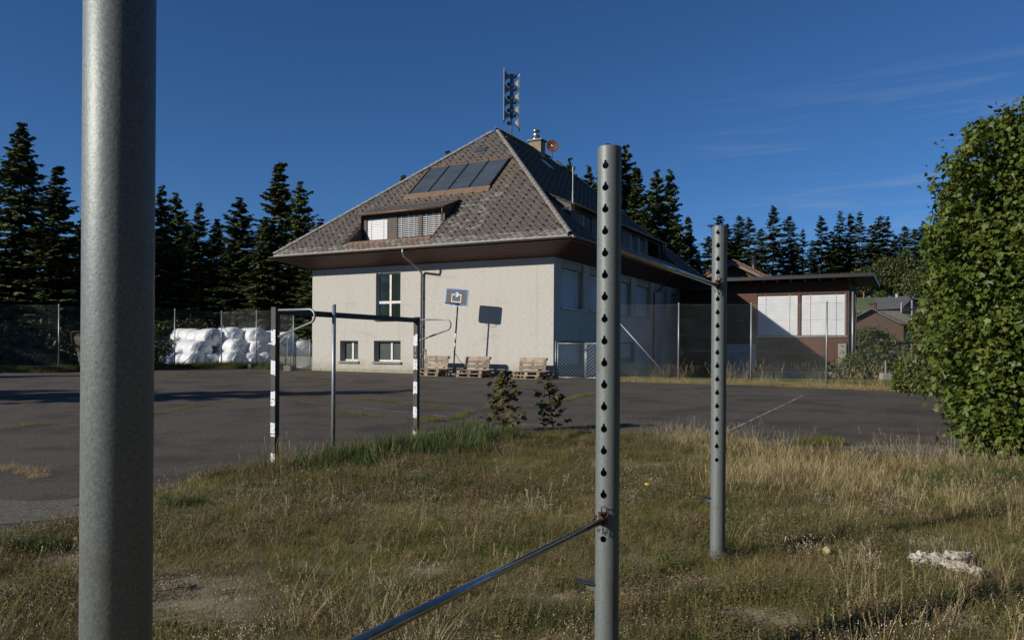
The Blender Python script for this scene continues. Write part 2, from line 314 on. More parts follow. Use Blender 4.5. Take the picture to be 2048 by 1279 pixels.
def sheet(name, xs, ys, zf, m):
    X, Y = np.meshgrid(xs, ys); Z = zf(X, Y); V = np.stack([X.ravel(), Y.ravel(), Z.ravel()], 1)
    nx, ny = len(xs), len(ys); i = np.arange(nx-1); j = np.arange(ny-1); I, J = np.meshgrid(i, j); a = (J*nx+I).ravel()
    Fq = np.stack([a, a+1, a+1+nx, a+nx], 1)
    return npmesh(name, V, Fq, np.full(len(Fq), 4), m, smooth=True)
xs = np.unique(np.concatenate([np.linspace(-1500, -60, 12), np.linspace(-60, -8, 30), np.linspace(-8, 14, 111), np.linspace(14, 80, 45), np.linspace(80, 1500, 12)]))
ys = np.unique(np.concatenate([np.linspace(-400, -4, 8), np.linspace(-4, 15, 96), np.linspace(15, 60, 46), np.linspace(60, 200, 50), np.linspace(200, 2500, 14)]))
gm = sheet('ground', xs, ys, gz, M['soil']); gm.materials.append(M['land'])
cy = np.array([p.center[1] for p in gm.polygons]); cx_ = np.array([p.center[0] for p in gm.polygons])
gm.polygons.foreach_set('material_index', ((cy > 15) | (cx_ < -14) | (cy < -4)).astype(np.int32))
struct(link(gm, 'ground'))

def FENCE_R(x):  # y of the right-hand fence line
    return np.interp(x, [3.9, 6.3, 8.9, 11, 13.5, 16, 25], [29.9, 28.8, 28.2, 26.6, 25.5, 24.4, 20])
# asphalt: strips from the ragged grass edge to the fence/house lines
def far_edge(x):
    return np.interp(x, [-40, -22, -20, -17.2, -15.4, -13.2, -10.8, -9.3, 1.9, 3.9, 6.3, 8.9, 11, 13.5, 16, 40],
                        [32, 32.3, 32.9, 37.4, 39.4, 38.3, 37.0, 38.0, 33., 29.6, 27.9, 27.3, 25.7, 24.2, 21.5, 14])
def ribbon(name, xs_, y0f, y1f, dz, m, ny=40):
    V = []; 
    for x in xs_:
        a, b = float(y0f(x)), float(y1f(x))
        for k in range(ny+1):
            t = k/ny; y = a+(b-a)*t**1.6; V.append((x, y, (float(gz(x, y)) if name == 'lawn' else float(gbase(x, y)))+dz))
    n = ny+1; Fq = [(i*n+k, (i+1)*n+k, (i+1)*n+k+1, i*n+k+1) for i in range(len(xs_)-1) for k in range(ny)]
    me = npmesh(name, V, np.array(Fq), np.full(len(Fq), 4), m, smooth=True); return link(me, name)
xa = np.concatenate([np.linspace(-40, -6, 30), np.linspace(-5.9, 14, 200), np.linspace(14.2, 40, 16)])
struct(ribbon('asphalt', xa, lambda x: yedge(x)+.22*(fbm(x*2.2, 0, 9)-.5)+.1*(vnoise(x*9, 1, 4)-.5), far_edge, .012, M['asphalt']))
# worn patches and painted court lines (sheets 4 mm above the asphalt)
def path_sheet(name, pts, wdt, m, dz, jitter=0):
    P = [np.array(p, dtype=float) for p in pts]; Q = []
    for a, b in zip(P[:-1], P[1:]):
        n_ = max(2, int(np.linalg.norm(b-a)/.25))
        for k in range(n_): Q.append(a+(b-a)*k/n_)
    Q.append(P[-1]); V = []; 
    for i, q in enumerate(Q):
        d = Q[min(i+1, len(Q)-1)]-Q[max(i-1, 0)]; d = d/np.linalg.norm(d); nn = np.array([-d[1], d[0]])
        for s_ in (-1, 1):
            p = q+nn*s_*wdt/2*(1+jitter*(random.random()-.5)); V.append((p[0], p[1], float(gbase(p[0], p[1]))+dz))
    Fq = [(2*i, 2*i+1, 2*i+3, 2*i+2) for i in range(len(Q)-1)]
    return struct(link(npmesh(name, V, np.array(Fq), np.full(len(Fq), 4), m), name))
def blob_sheet(name, c, rx, ry, m, dz, seed=0, rot=0):
    V = [(c[0], c[1], float(gbase(*c))+dz)]; n = 40
    for k in range(n):
        a = 2*math.pi*k/n; q = 1+.35*(vnoise(3+2*math.cos(a), 3+2*math.sin(a), seed)-.5)*2
        ex, ey = rx*q*math.cos(a), ry*q*math.sin(a); x = c[0]+ex*math.cos(rot)-ey*math.sin(rot); y = c[1]+ex*math.sin(rot)+ey*math.cos(rot)
        V.append((x, y, float(gbase(x, y))+dz))
    Fq = [(0, 1+k, 1+(k+1) % n) for k in range(n)]
    return struct(link(npmesh(name, V, np.array(Fq), np.full(n, 3), m), name))
path_sheet('court_line', [(-5.5, 19.7), (-.23, 15.19), (1.8, 13.85), (3.38, 12.91), (4.38, 12.36)], .045, M['line'], .016)
path_sheet('court_line', [(8.84, 22.93), (3.87, 13.74)], .05, M['line'], .016)
path_sheet('court_line', [(4.97, 23.79), (8.84, 22.93)], .05, M['line'], .016)
path_sheet('court_line', [(6.05, 18.22), (6.34, 18.07)], .05, M['line'], .016)
blob_sheet('worn_patch', (-4.95, 7.1), 1.1, .7, M['asphalt_pale'], .017, 2, .5)
blob_sheet('worn_patch', (6.25, 11.9), .9, .45, M['asphalt_pale'], .017, 5, .2)
# mown lawn behind the right fence
struct(ribbon('lawn', np.linspace(3.2, 40, 60), lambda x: far_edge(x)-.02, lambda x: max(34-.25*x, far_edge(x)+4), .02, M['meadow'], 12))
# green meadow on the far slope
mxs = np.linspace(27, 75, 30); mys = np.linspace(75, 112, 30)
struct(link(sheet('hill_meadow', mxs, mys, lambda X, Y: gz(X, Y)+.05, M['meadow']), 'hill_meadow'))

# ------------------------------------------------------------------ the main house  (local x to the right along the front, y into the depth)
TH = .4876
house = thing('house', 'pale plastered two-storey house with a big grey hipped tile roof and a strip dormer', 'house', (1.6933, 31, 0), -TH)
def LW(x, y, z=0):   # house-local to world
    return Vector((1.6933+x*math.cos(TH)+y*math.sin(TH), 31-x*math.sin(TH)+y*math.cos(TH), z))
XL, LB = -12.99, 19.0
def wall_open(mb, fn, u0, u1, z0, z1, ops, mi=0, mir=1):
    us = sorted({u0, u1, *[o[0] for o in ops], *[o[1] for o in ops]}); zs = sorted({z0, z1, *[o[2] for o in ops], *[o[3] for o in ops]})
    for a, b in zip(us[:-1], us[1:]):
        for c, d in zip(zs[:-1], zs[1:]):
            um, zm = (a+b)/2, (c+d)/2
            if any(o[0] < um < o[1] and o[2] < zm < o[3] for o in ops): continue
            mb.add([fn(a, 0, c), fn(b, 0, c), fn(b, 0, d), fn(a, 0, d)], [(0, 1, 2, 3)], mi)
    for (a, b, c, d, dp) in ops:
        for q in ([(a, c), (b, c)], [(b, c), (b, d)], [(b, d), (a, d)], [(a, d), (a, c)]):
            (p, r_), (p2, r2) = q
            mb.add([fn(p, 0, r_), fn(p2, 0, r2), fn(p2, dp, r2), fn(p, dp, r_)], [(0, 1, 2, 3)], mir)
        mb.add([fn(a, dp, c), fn(b, dp, c), fn(b, dp, d), fn(a, dp, d)], [(0, 1, 2, 3)], mir)
front = lambda u, w_, z: (u, w_, z)
side = lambda u, w_, z: (-w_, u, z)
mb = MB()
fo = [(-9.10, -7.70, 2.96, 5.07, .22), (-11.23, -10.13, .98, 1.95, .30), (-9.20, -7.67, .98, 1.95, .30)]
wall_open(mb, front, XL, 0, .62, 5.42, fo)
SW = [(.68+3.243*k, .68+3.243*k+2.45, 3.36, 5.04) for k in range(6)]
so = [(a, min(b, 18.7), c, 5.33, .30) for a, b, c, d in SW]
so += [(.72, 3.19, .82, 1.96, .28), (7.5, 10.2, .9, 1.98, .28), (14.1, 15.3, .35, 2.1, .25)]
wall_open(mb, side, 0, LB, -.4, 5.42, so)
mb.add([(XL, 0, .2), (XL, LB, .2), (XL, LB, 5.42), (XL, 0, 5.42)], [(0, 1, 2, 3)])
mb.add([(XL, LB, .2), (0, LB, .2), (0, LB, 5.42), (XL, LB, 5.42)], [(0, 1, 2, 3)])
mb.build('wall', [M['stucco'], M['reveal']], house)
mb = MB(); mb.b2(XL-.004, 0.006, -.012, .3, 0, .62); mb.build('plinth', M['plinth'], house)
mb = MB()                                                     # little fixings below the soffit
for k in range(11): mb.b2(-12.3+1.15*k, -12.22+1.15*k, -.03, .01, 5.08, 5.11)
mb.build('wall_fixing', M['reveal'], house, kind='stuff')
def window(fn, u0, u1, z0, z1, dp, vert=None, trans=None, sill=True, frost=False, fw=.07, hb=0):
    fr = MB(); 
    def bx(a, b, c, d, w0, w1, m=fr): 
        P = [fn(u, w_, z) for u in (a, b) for w_ in (w0, w1) for z in (c, d)]
        m.add(P, [(0, 1, 3, 2), (4, 6, 7, 5), (0, 4, 5, 1), (2, 3, 7, 6), (0, 2, 6, 4), (1, 5, 7, 3)])
    w0, w1 = dp-.07, dp-.01
    bx(u0, u0+fw, z0, z1, w0, w1); bx(u1-fw, u1, z0, z1, w0, w1); bx(u0+fw, u1-fw, z1-fw, z1, w0, w1); bx(u0+fw, u1-fw, z0, z0+fw*1.2, w0, w1)
    vl = [u0+fw, u1-fw]; zl = [z0+fw*1.2, z1-fw]
    if trans: bx(u0+fw, u1-fw, trans-.06, trans+.06, w0-.02, w1); 
    for q in (vert or []):
        rr = [(z0+fw*1.2, (trans or z1)-.06 if trans else z1-fw)]
        if trans: rr.append((trans+.06, z1-fw))
        for c, d in rr: bx(q-.055, q+.055, c, d, w0-.015, w1)
    W_ = fr.build('window_frame', M['white_paint'], house, bevel=.006)
    cuts = [u0+fw]+[q for q in (vert or [])]+[u1-fw]; zc = [z0+fw]+([trans] if trans else [])+[z1-fw]
    for a, b in zip(cuts[:-1], cuts[1:]):
        for c, d in zip(zc[:-1], zc[1:]):
            m = MB(); bx(a+.01, b-.01, c+.01, d-.01, dp-.045, dp-.03, m); m.build('pane', M['glass_frost' if frost else 'glass'], W_)
    if sill:
        m = MB(); bx(u0-.06, u1+.06, z0-.09, z0-.004, -.09, dp-.07, m); m.build('window_sill', M['concrete'], house, bevel=.008)
window(front, -9.10, -7.70, 2.96, 5.07, .22, [-8.36], 3.72)
window(front, -11.23, -10.13, .98, 1.95, .30, [-10.62], None, True, True)
window(front, -9.20, -7.67, .98, 1.95, .30, [-8.33], None, True, True)
def blind(fn, parent, u0, u1, z0, z1, w_, closed=True, pitch=.075, name='blind', split=True):
    m = MB(); n_ = int((z1-z0)/pitch)
    for k in range(n_):
        z = z0+k*pitch
        if closed: a, b = (w_+.0, w_+.022); hh = pitch*1.02
        else: a, b = (w_-.02, w_+.03); hh = pitch*.52
        P = [fn(u0, a, z), fn(u1, a, z), fn(u1, b, z+hh), fn(u0, b, z+hh)]
        P2 = [fn(u0, a+.006, z-.004), fn(u1, a+.006, z-.004), fn(u1, b+.006, z+hh-.004), fn(u0, b+.006, z+hh-.004)]
        m.add(P+P2, [(0, 1, 2, 3), (7, 6, 5, 4), (0, 4, 5, 1), (3, 2, 6, 7)])
    for u in ([u0+(u1-u0)*.2, u0+(u1-u0)*.8] if split else []):
        P = [fn(uu, w2, z) for uu in (u-.008, u+.008) for w2 in (w_-.024, w_-.016) for z in (z0, z1)]
        m.add(P, [(0, 1, 3, 2), (4, 6, 7, 5), (0, 4, 5, 1), (2, 3, 7, 6)])
    return m.build(name, M['blind'], parent)
for a, b, c, d in SW:                                         # side windows: blind box above, closed blinds
    b = min(b, 18.7)
    m = MB(); m.add([side(u, w2, z) for u in (a, b) for w2 in (.08, .29) for z in (5.05, 5.325)], [(0, 1, 3, 2), (4, 6, 7, 5), (0, 4, 5, 1), (2, 3, 7, 6), (0, 2, 6, 4), (1, 5, 7, 3)]); m.build('blind_box', M['reveal'], house)
    blind(side, house, a+.03, b-.03, c+.02, 5.04, .2)
    m = MB(); m.add([side(u, w2, z) for u in (a-.05, b+.05) for w2 in (-.07, .18) for z in (c-.06, c-.003)], [(0, 1, 3, 2), (4, 6, 7, 5), (0, 4, 5, 1), (2, 3, 7, 6), (0, 2, 6, 4), (1, 5, 7, 3)]); m.build('window_sill', M['pipe'], house)
blind(side, house, .75, 3.16, .95, 1.9, .2, True, .09); blind(side, house, 7.53, 10.17, 1.2, 1.95, .2, True, .09)
m = MB(); m.add([side(u, w2, z) for u in (14.15, 15.25) for w2 in (.12, .2) for z in (.36, 2.08)], [(0, 1, 3, 2), (4, 6, 7, 5), (0, 4, 5, 1), (2, 3, 7, 6), (0, 2, 6, 4), (1, 5, 7, 3)]); m.build('door', M['palepanel'], house)

# roof ---------------------------------------------------------------
OH, ZE, ZR = 1.33, 6.0, 13.125
XA, YA, YB = -6.5, 6.77, 13.94
XE0, XE1, YE0, YE1 = XL-OH, OH, -OH, LB+OH-.3
KF = (ZR-ZE)/(YA-YE0); KS = (ZR-ZE)/(XE1-XA)
zf_ = lambda y: ZE+KF*(y-YE0)
zs_ = lambda x: ZE+KS*(XE1-x)
xl_ = lambda y: XE0+(XA-XE0)*(y-YE0)/(YA-YE0)        # hip x at a given front y
xr_ = lambda y: XE1+(XA-XE1)*(y-YE0)/(YA-YE0)
yb_ = lambda x: YE1+(YB-YE1)*(XE1-x)/(XE1-XA)         # far hip y at a given side x
yf_ = lambda x: YE0+(YA-YE0)*(XE1-x)/(XE1-XA)
DF = dict(u0=-10.07, u1=-5.38, w0=-.87, wf=.2, wt=1.33)      # front dormer (w = depth)
DS = dict(u0=1.9, u1=15.4, w0=-.87, wf=.2, wt=1.33)          # side dormer, u = y, w = -x
mb = MB()
def rf(y0, y1, x0f, x1f): mb.add([(x0f(y0), y0, zf_(y0)), (x1f(y0), y0, zf_(y0)), (x1f(y1), y1, zf_(y1)), (x0f(y1), y1, zf_(y1))], [(0, 1, 2, 3)])
rf(YE0, DF['w0'], xl_, xr_); rf(DF['w0'], DF['wt'], xl_, lambda y: DF['u0']); rf(DF['w0'], DF['wt'], lambda y: DF['u1'], xr_); rf(DF['wt'], YA-.001, xl_, xr_)
def rs(x0, x1, y0f, y1f): mb.add([(x0, y0f(x0), zs_(x0)), (x0, y1f(x0), zs_(x0)), (x1, y1f(x1), zs_(x1)), (x1, y0f(x1), zs_(x1))], [(0, 1, 2, 3)])
rs(XE1, -DS['w0'], yf_, yb_); rs(-DS['w0'], -DS['wt'], yf_, lambda x: DS['u0']); rs(-DS['w0'], -DS['wt'], lambda x: DS['u1'], yb_); rs(-DS['wt'], XA+.001, yf_, yb_)
mb.add([(XE0, YE0, ZE), (XA, YA, ZR), (XA, YB, ZR), (XE0, YE1, ZE)], [(0, 1, 2, 3)])
mb.add([(XE0, YE1, ZE), (XE1, YE1, ZE), (XA, YB, ZR)], [(0, 1, 2)])
roof = mb.build('roof', M['deck'], house)
# tiles
TPAL = [(.104, .088, .078), (.095, .081, .072), (.112, .095, .084), (.100, .085, .076), (.120, .103, .092), (.090, .077, .069), (.106, .09, .08), (.18, .11, .08), (.125, .098, .074), (.19, .178, .16)]
TW, TE, TH_ = .30, .165, .225
tp = [(.018, 0), (TW-.003, 0), (TW-.003, TH_), (0, TH_), (0, .014)]
TV = np.array([(x, y, .026-.085*y) for x, y in tp]+[(x, y, .014-.085*y) for x, y in tp])
TF = [(0, 1, 2, 3, 4), (0, 5, 6, 1), (4, 9, 5, 0), (3, 8, 9, 4), (1, 6, 7, 2)]
tmesh = [npmesh('tile', TV, [i for f in TF for i in f], [len(f) for f in TF], M['tile'], colr=np.tile(np.array(c), (len(TV), 1))) for c in TPAL]
def basis(ux, uy): ux = Vector(ux).normalized(); uy = Vector(uy).normalized(); nz_ = ux.cross(uy).normalized(); return ux, uy, nz_
tiles = []; notches = MB()
def lay(o, ux, uy, nrm, u_rng, smax, skip, tone):
    row = 0; s = .0
    while s < smax:
        a, b = u_rng(s)
        k0 = math.floor(a/TW)-1
        for k in range(k0, int(b/TW)+2):
            u = k*TW+(row % 2)*TW/2+((row*37) % 5)*.004
            if u < a-.05 or u+TW > b+.05 or skip(u, s): continue
            ci = random.choice([0, 1, 2, 3, 4, 5, 6, 0, 1, 3])
            ci = tone(u, s, ci)
            jit = random.uniform(-.004, .004)
            tiles.append((o+ux*u+uy*(s+jit)+nrm*random.uniform(0, .005), ux, uy, nrm, ci))
            if (k+row) % 2 == 0 and row % 2 == 1 and row > 1:
                p = o+ux*(u+.03)+uy*(s+.02)+nrm*.045; rot = Matrix((ux, uy, nrm)).transposed()
                notches.box(p, (.075, .05, .04), rot)
        row += 1; s += TE
cf = math.hypot(1, KF); cs_ = math.hypot(1, KS)
uyf = Vector((0, 1, KF)).normalized(); uxf = Vector((1, 0, 0)); nf = uxf.cross(uyf)
def skipf(u, s):
    y = YE0+s/cf; x = u
    if DF['w0']-.12 < y < DF['wt']+.06 and DF['u0']-.3 < x < DF['u1']-.02: return True
    return y > YA-.35
def tonef(u, s, ci):
    y = YE0+s/cf; xx = u; sx0 = -8.86-.0; 
    if 1.6 < y < 4.4 and -9.6 < xx < -3.5: return 8
    if s < .9 and -10.2 < xx < -5.6 and random.random() < .4: return 7
    if random.random() < .012: return 7
    if s < .35 or (abs(xx+4.2) < .9 and y < 2.2 and random.random() < .55): return 9 if random.random() < .6 else 4
    return ci
lay(Vector((0, YE0-.03, ZE-.0)), uxf, uyf, nf, lambda s: (xl_(YE0+s/cf), xr_(YE0+s/cf)), (YA-YE0)*cf, skipf, tonef)
uys = Vector((-1, 0, KS)).normalized(); uxs = Vector((0, 1, 0)); ns_ = uxs.cross(uys)
def skips(u, s):
    x = XE1-s/cs_; w_ = -x
    if DS['w0']-.12 < w_ < DS['wt']+.06 and DS['u0']-.3 < u < DS['u1']-.02: return True
    return x < XA+.35
lay(Vector((XE1+.03, 0, ZE)), uxs, uys, ns_, lambda s: (yf_(XE1-s/cs_), yb_(XE1-s/cs_)), (XE1-XA)*cs_, skips, lambda u, s, c: c)
Cw = Vector((0, 0, 1.6))
def wdist(p): return (LW(p.x, p.y, p.z)-Cw).length
tiles.sort(key=lambda t: wdist(t[0])+(8 if t[3] is ns_ else 0))
for (p, ux, uy, nr, ci) in tiles[:300]:
    o = bpy.data.objects.new('tile', tmesh[ci]); col.objects.link(o); o.parent = roof
    mt = Matrix((ux, uy, nr)).transposed().to_4x4(); mt.translation = p; o.matrix_local = mt
V = []; C_ = []; Fl = []; Sz = []; off = 0
for (p, ux, uy, nr, ci) in tiles[300:]:
    B = np.array([list(ux), list(uy), list(nr)]); V.append(TV @ B+np.array(p)); j = .9+.2*random.random(); C_.append(np.tile(np.array(TPAL[ci])*j, (len(TV), 1)))
    for f in TF: Fl += [i+off for i in f]; Sz.append(len(f))
    off += len(TV)
link(npmesh('tile_field', np.concatenate(V), Fl, Sz, M['tile'], colr=np.concatenate(C_)), 'tile_field', roof, kind='stuff')
notches.build('dark_notch', M['black_paint'], roof, kind='stuff')  # small black boxes stand in for the shaded notches at tile corners
# hip and ridge cap tiles: one piece each
def caps(a, b, name='hip_cap', step=.36, r=.115):
    a, b = Vector(a), Vector(b); d = (b-a); n_ = int(d.length/step); d.normalize()
    m = MB(); prof = [(math.cos(t)*r, math.sin(t)*r*.8) for t in np.linspace(-.1, math.pi+.1, 8)]
    V_ = [];
    for k, (yy, sc_) in enumerate([(-.02, 1.12), (step+.03, .9)]):
        V_ += [(p[0]*sc_, yy, p[1]*sc_) for p in prof]
    V_ += [(p[0]*.82*1.12, -.02, p[1]*.82*1.12) for p in prof]
    Fc = [(i, i+1, 9+i, 8+i) for i in range(7)]+[(i, 16+i, 17+i, i+1) for i in range(7)]
    m.add(V_, Fc); me = None
    q = d.to_track_quat('Y', 'Z')
    for k in range(n_):
        if me is None: o = m.build(name, M['hip'], roof, smooth=True); me = o.data
        else: o = bpy.data.objects.new(name, me); col.objects.link(o); o.parent = roof
        o.location = a+d*(k*step)+Vector((0, 0, .02)); o.rotation_euler = (q @ Euler((0, random.uniform(-.05, .05), 0)).to_quaternion()).to_euler()
caps((XE1-.06, YE0+.06, ZE+.07), (XA, YA, ZR+.04)); caps((XE0+.06, YE0+.06, ZE+.07), (XA, YA, ZR+.04)); caps((XA, YA, ZR+.05), (XA, YB, ZR+.05), 'ridge_cap'); caps((XE1-.1, YE1-.1, ZE+.1), (XA, YB, ZR+.05))
# eaves: pale edge strips, gutter, soffit boards, fascia
for k in range(28):
    x0 = XE0+.15+k*.55; m = MB(); m.b2(x0, x0+.54, YE0-.09+random.uniform(0, .012), YE0-.01, ZE-.035, ZE+.012); m.build('eave_strip', M['eave_edge'], roof)
m = MB(); m.b2(XE1+.01, XE1+.09, YE0, YE1, ZE-.035, ZE+.01); m.build('eave_strip', M['eave_edge'], roof)
def gutter(a, b, name='gutter', r=.075, mt='gutter', seams=True):
    a, b = Vector(a), Vector(b); d = (b-a).normalized(); side_ = d.cross(Vector((0, 0, 1)))
    m = MB(); prof = [(math.cos(t)*r, math.sin(t)*r) for t in np.linspace(math.pi, 2*math.pi, 9)]
    inner = [(x*.9, y*.9) for x, y in prof[::-1]]
    pr = prof+inner; n_ = len(pr)
    V_ = [a+side_*x+Vector((0, 0, y)) for x, y in pr]+[b+side_*x+Vector((0, 0, y)) for x, y in pr]
    m.add(V_, [(i, (i+1) % n_, n_+(i+1) % n_, n_+i) for i in range(n_)]+[tuple(range(n_)), tuple(range(2*n_-1, n_-1, -1))])
    if seams:
        L_ = (b-a).length; k = 0
        while k*.55 < L_:
            p = a+d*(k*.55+.1); m.add([p+side_*(x*1.05)+Vector((0, 0, y*1.05)) for x, y in prof]+[p+d*.02+side_*(x*1.05)+Vector((0, 0, y*1.05)) for x, y in prof], [(i, i+1, 10+i, 9+i) for i in range(8)]); k += 1
    return m.build(name, M[mt], roof, smooth=False)
gutter((XE0-.1, YE0-.12, ZE-.05), (XE1+.14, YE0-.12, ZE-.05)); gutter((XE1+.14, YE0-.05, ZE-.05), (XE1+.14, YE1, ZE-.05))
m = MB(); m.b2(XE0+.02, XE1+.02, YE0-.025, YE0+.0, ZE-.19, ZE-.04); m.b2(XE1, XE1+.025, YE0+.01, YE1, ZE-.19, ZE-.04); m.build('fascia', M['soffit'], roof)
nb = 10
for k in range(nb):                                          # soffit boards, front then side
    t0, t1 = k/nb, (k+1)/nb-.006
    def P_(t): return (YE0+.02+(-YE0-.02)*t, ZE-.17+(5.40-(ZE-.17))*t)
    (ya, za), (yb2, zb2) = P_(t0), P_(t1); m = MB()
    xa_ = lambda y: (XL+(-(y))*-1*0)-OH*(-y/OH) if False else XL-(-y)
    x0a, x0b, x1a, x1b = XL+ya, XL+yb2, -ya, -yb2
    m.prism([(x0a, ya, za), (x1a, ya, za), (x1b, yb2, zb2), (x0b, yb2, zb2)], (0, 0, -.018-.004*(k % 2))); m.build('soffit_board', M['soffit'], house)
    m = MB(); m.prism([(-ya, ya, za), (-ya, LB+.5, za), (-yb2, LB+.5, zb2), (-yb2, yb2, zb2)], (0, 0, -.018-.004*(k % 2))); m.build('soffit_board', M['soffit'], house)
    m = MB(); m.prism([(XL+ya, ya, za), (XL+ya, LB, za), (XL+yb2, LB, zb2), (XL+yb2, yb2, zb2)], (0, 0, -.02)); m.build('soffit_board', M['soffit'], house)
# downpipes
m = MB(); PX = -6.47
m.tube([(PX-.06, YE0-.12, ZE-.1), (PX-.06, YE0-.12, 5.75), (PX-.05, YE0-.04, 5.6), (PX-.01, -.2, 5.08), (PX, -.1, 4.95), (PX, -.1, .45)], .052, 12)
for z in (1.3, 2.6, 3.9, 4.9): m.lathe([(.052, -.02), (.062, -.02), (.062, .02), (.052, .02)], (PX, -.1, z), 12)
m.build('downpipe', M['pipe'], house, smooth=True)
m = MB(); m.tube([(PX+.16, -.06, 1.6), (PX+.16, -.06, .45)], .02, 8); m.box((PX+.13, -.06, 1.55), (.1, .03, .03)); m.build('cable_pipe', M['pipe'], house, smooth=True)
m = MB(); m.tube([(1.38, 12.3, ZE-.12), (1.3, 12.3, 5.7), (.5, 13.1, 5.0), (.13, 13.15, 4.8), (.1, 13.15, .4)], .05, 10); m.build('downpipe', M['brown_sheet'], house, smooth=True)

# dormers ------------------------------------------------------------
def dormer(fn, D, zr, K, wins, name, loggia=None):
    u0, u1, w0, wf, wt = D['u0'], D['u1'], D['w0'], D['wf'], D['wt']
    zsh = zr(w0)+.03; ztop = 7.88; zhi = zr(wt)+.03
    m = MB()                                             # closed shelf, back wall, cheeks
    ops = [(a, b, zsh+.1, 7.72, .12) for a, b, c in wins]
    if loggia: ops.append((*loggia, zsh+.05, 7.72, 1.1))
    wall_open(m, lambda u, w_, z: fn(u, wf+w_, z), u0, u1, zsh-.1, ztop, ops, 0, 1)
    for u in (u0, u1):
        for du in (0,):
            m.add([fn(u, w0, zr(w0)), fn(u, w0, zr(w0)-.3), fn(u, wt, zr(w0)-.3), fn(u, wt, zhi), fn(u, wf-.12, ztop+.02), fn(u, wf-.12, zr(wf-.12))], [(0, 1, 2, 3, 4, 5)], 0)
    m.add([fn(u0, w0, zr(w0)), fn(u1, w0, zr(w0)), fn(u1, wf, zsh+.07), fn(u0, wf, zsh+.07)], [(0, 1, 2, 3)], 2)
    dm = m.build(name, [M['brown_clad'], M['black_paint'], M['brown_sheet']], house)
    m = MB()
    e0, e1 = u0-.12, u1+.06
    m.add([fn(e0, wf-.22, ztop-.03), fn(e1, wf-.22, ztop-.03), fn(e1, wt, zhi), fn(e0, wt, zhi), fn(e0, wf-.22, ztop+.02), fn(e1, wf-.22, ztop+.02), fn(e1, wt, zhi+.05), fn(e0, wt, zhi+.05)],
          [(0, 3, 2, 1), (4, 5, 6, 7), (0, 1, 5, 4), (1, 2, 6, 5), (3, 0, 4, 7)]); dr = m.build('dormer_roof', M['deck'], dm)
    # tiles of the dormer roof, joined
    ux = (Vector(fn(1, 0, 0))-Vector(fn(0, 0, 0))).normalized(); o0 = Vector(fn(e0, wf-.26, ztop+.01)); uy = (Vector(fn(e0, wt, zhi+.05))-Vector(fn(e0, wf-.22, ztop+.02))); Ls = uy.length; uy.normalize(); nr = ux.cross(uy)
    if nr.z < 0: nr = -nr
    V_, C2, F_, S_ = [], [], [], []; of = 0; s = 0; row = 0
    while s < Ls-.05:
        for k in range(int((e1-e0)/TW)+1):
            u = k*TW+(row % 2)*TW/2
            if u+TW*.5 > e1-e0: continue
            B = np.array([list(ux), list(uy), list(nr)]); V_.append(TV @ B+np.array(o0+ux*u+uy*s+nr*.0)); c = np.array(random.choice(TPAL[:7]))*.9
            C2.append(np.tile(c, (len(TV), 1)))
            for f in TF: F_ += [i+of for i in f]; S_.append(len(f))
            of += len(TV)
        row += 1; s += TE
    link(npmesh('tile_field', np.concatenate(V_), F_, S_, M['tile'], colr=np.concatenate(C2)), 'tile_field', dr, kind='stuff')
    # gutter of the dormer
    g = MB(); g.tube([fn(e0-.05, wf-.30, ztop-.03), fn(e1+.05, wf-.30, ztop-.03)], .055, 10); k = 0
    while e0+k*.6 < e1: g.tube([fn(e0+k*.6, wf-.30, ztop-.03), fn(e0+k*.6+.02, wf-.30, ztop-.03)], .06, 10); k += 1
    g.build('gutter', M['brown_sheet'], dm, smooth=True)
    g = MB(); g.tube([fn(u1-.04, wf-.28, ztop-.06), fn(u1-.04, wf-.25, ztop-.2), fn(u1-.04, wf-.28, zr(wf-.2)+.05)], .035, 8); g.build('downpipe', M['brown_sheet'], dm, smooth=True)
    # clay cap tiles along the lower edge of the opening
    k = 0
    while u0+k*.42 < u1-.1:
        c = MB(); a = u0+k*.42
        c.add([fn(a, w0-.06, zr(w0)+.02), fn(a+.4, w0-.06, zr(w0)+.02), fn(a+.4, w0+.08, zr(w0)+.09), fn(a, w0+.08, zr(w0)+.09), fn(a, w0-.06, zr(w0)-.03), fn(a+.4, w0-.06, zr(w0)-.03), fn(a+.4, w0+.1, zr(w0)+.03), fn(a, w0+.1, zr(w0)+.03)],
              [(0, 1, 2, 3), (0, 4, 5, 1), (3, 2, 6, 7), (0, 3, 7, 4), (1, 5, 6, 2)]); c.build('edge_tile', M['tan_sheet'], dm); k += 1
    for uu in (u0, u1):
        c = MB(); c.tube([fn(uu, w0, zr(w0)+.05), fn(uu, wf-.15, zr(wf-.15)+.04)], .035, 6); c.build('edge_flashing', M['tan_sheet'], dm)
    for a, b, cl in wins:
        f_ = MB()
        for (p, q) in ((a, a+.05), (b-.05, b)):
            f_.add([fn(u, w_, z) for u in (p, q) for w_ in (wf+.0, wf+.08) for z in (zsh+.1, 7.72)], [(0, 1, 3, 2), (4, 6, 7, 5), (0, 4, 5, 1), (2, 3, 7, 6)])
        f_.build('window_frame', M['brown_clad'], dm)
        if not cl:   # white window bars behind the open slats
            f_ = MB(); c = (a+b)/2
            for (p, q, z0, z1) in ((c-.05, c+.05, zsh+.12, 7.7), (a+.06, b-.06, zsh+.12, zsh+.2)):
                f_.add([fn(u, w_, z) for u in (p, q) for w_ in (wf+.085, wf+.11) for z in (z0, z1)], [(0, 1, 3, 2), (4, 6, 7, 5), (0, 4, 5, 1), (2, 3, 7, 6)])
            f_.build('window_bar', M['white_paint'], dm)
        blind(fn, dm, a+.05, b-.05, zsh+.12, 7.7, wf+.04, cl, .075 if cl else .088)
    return dm
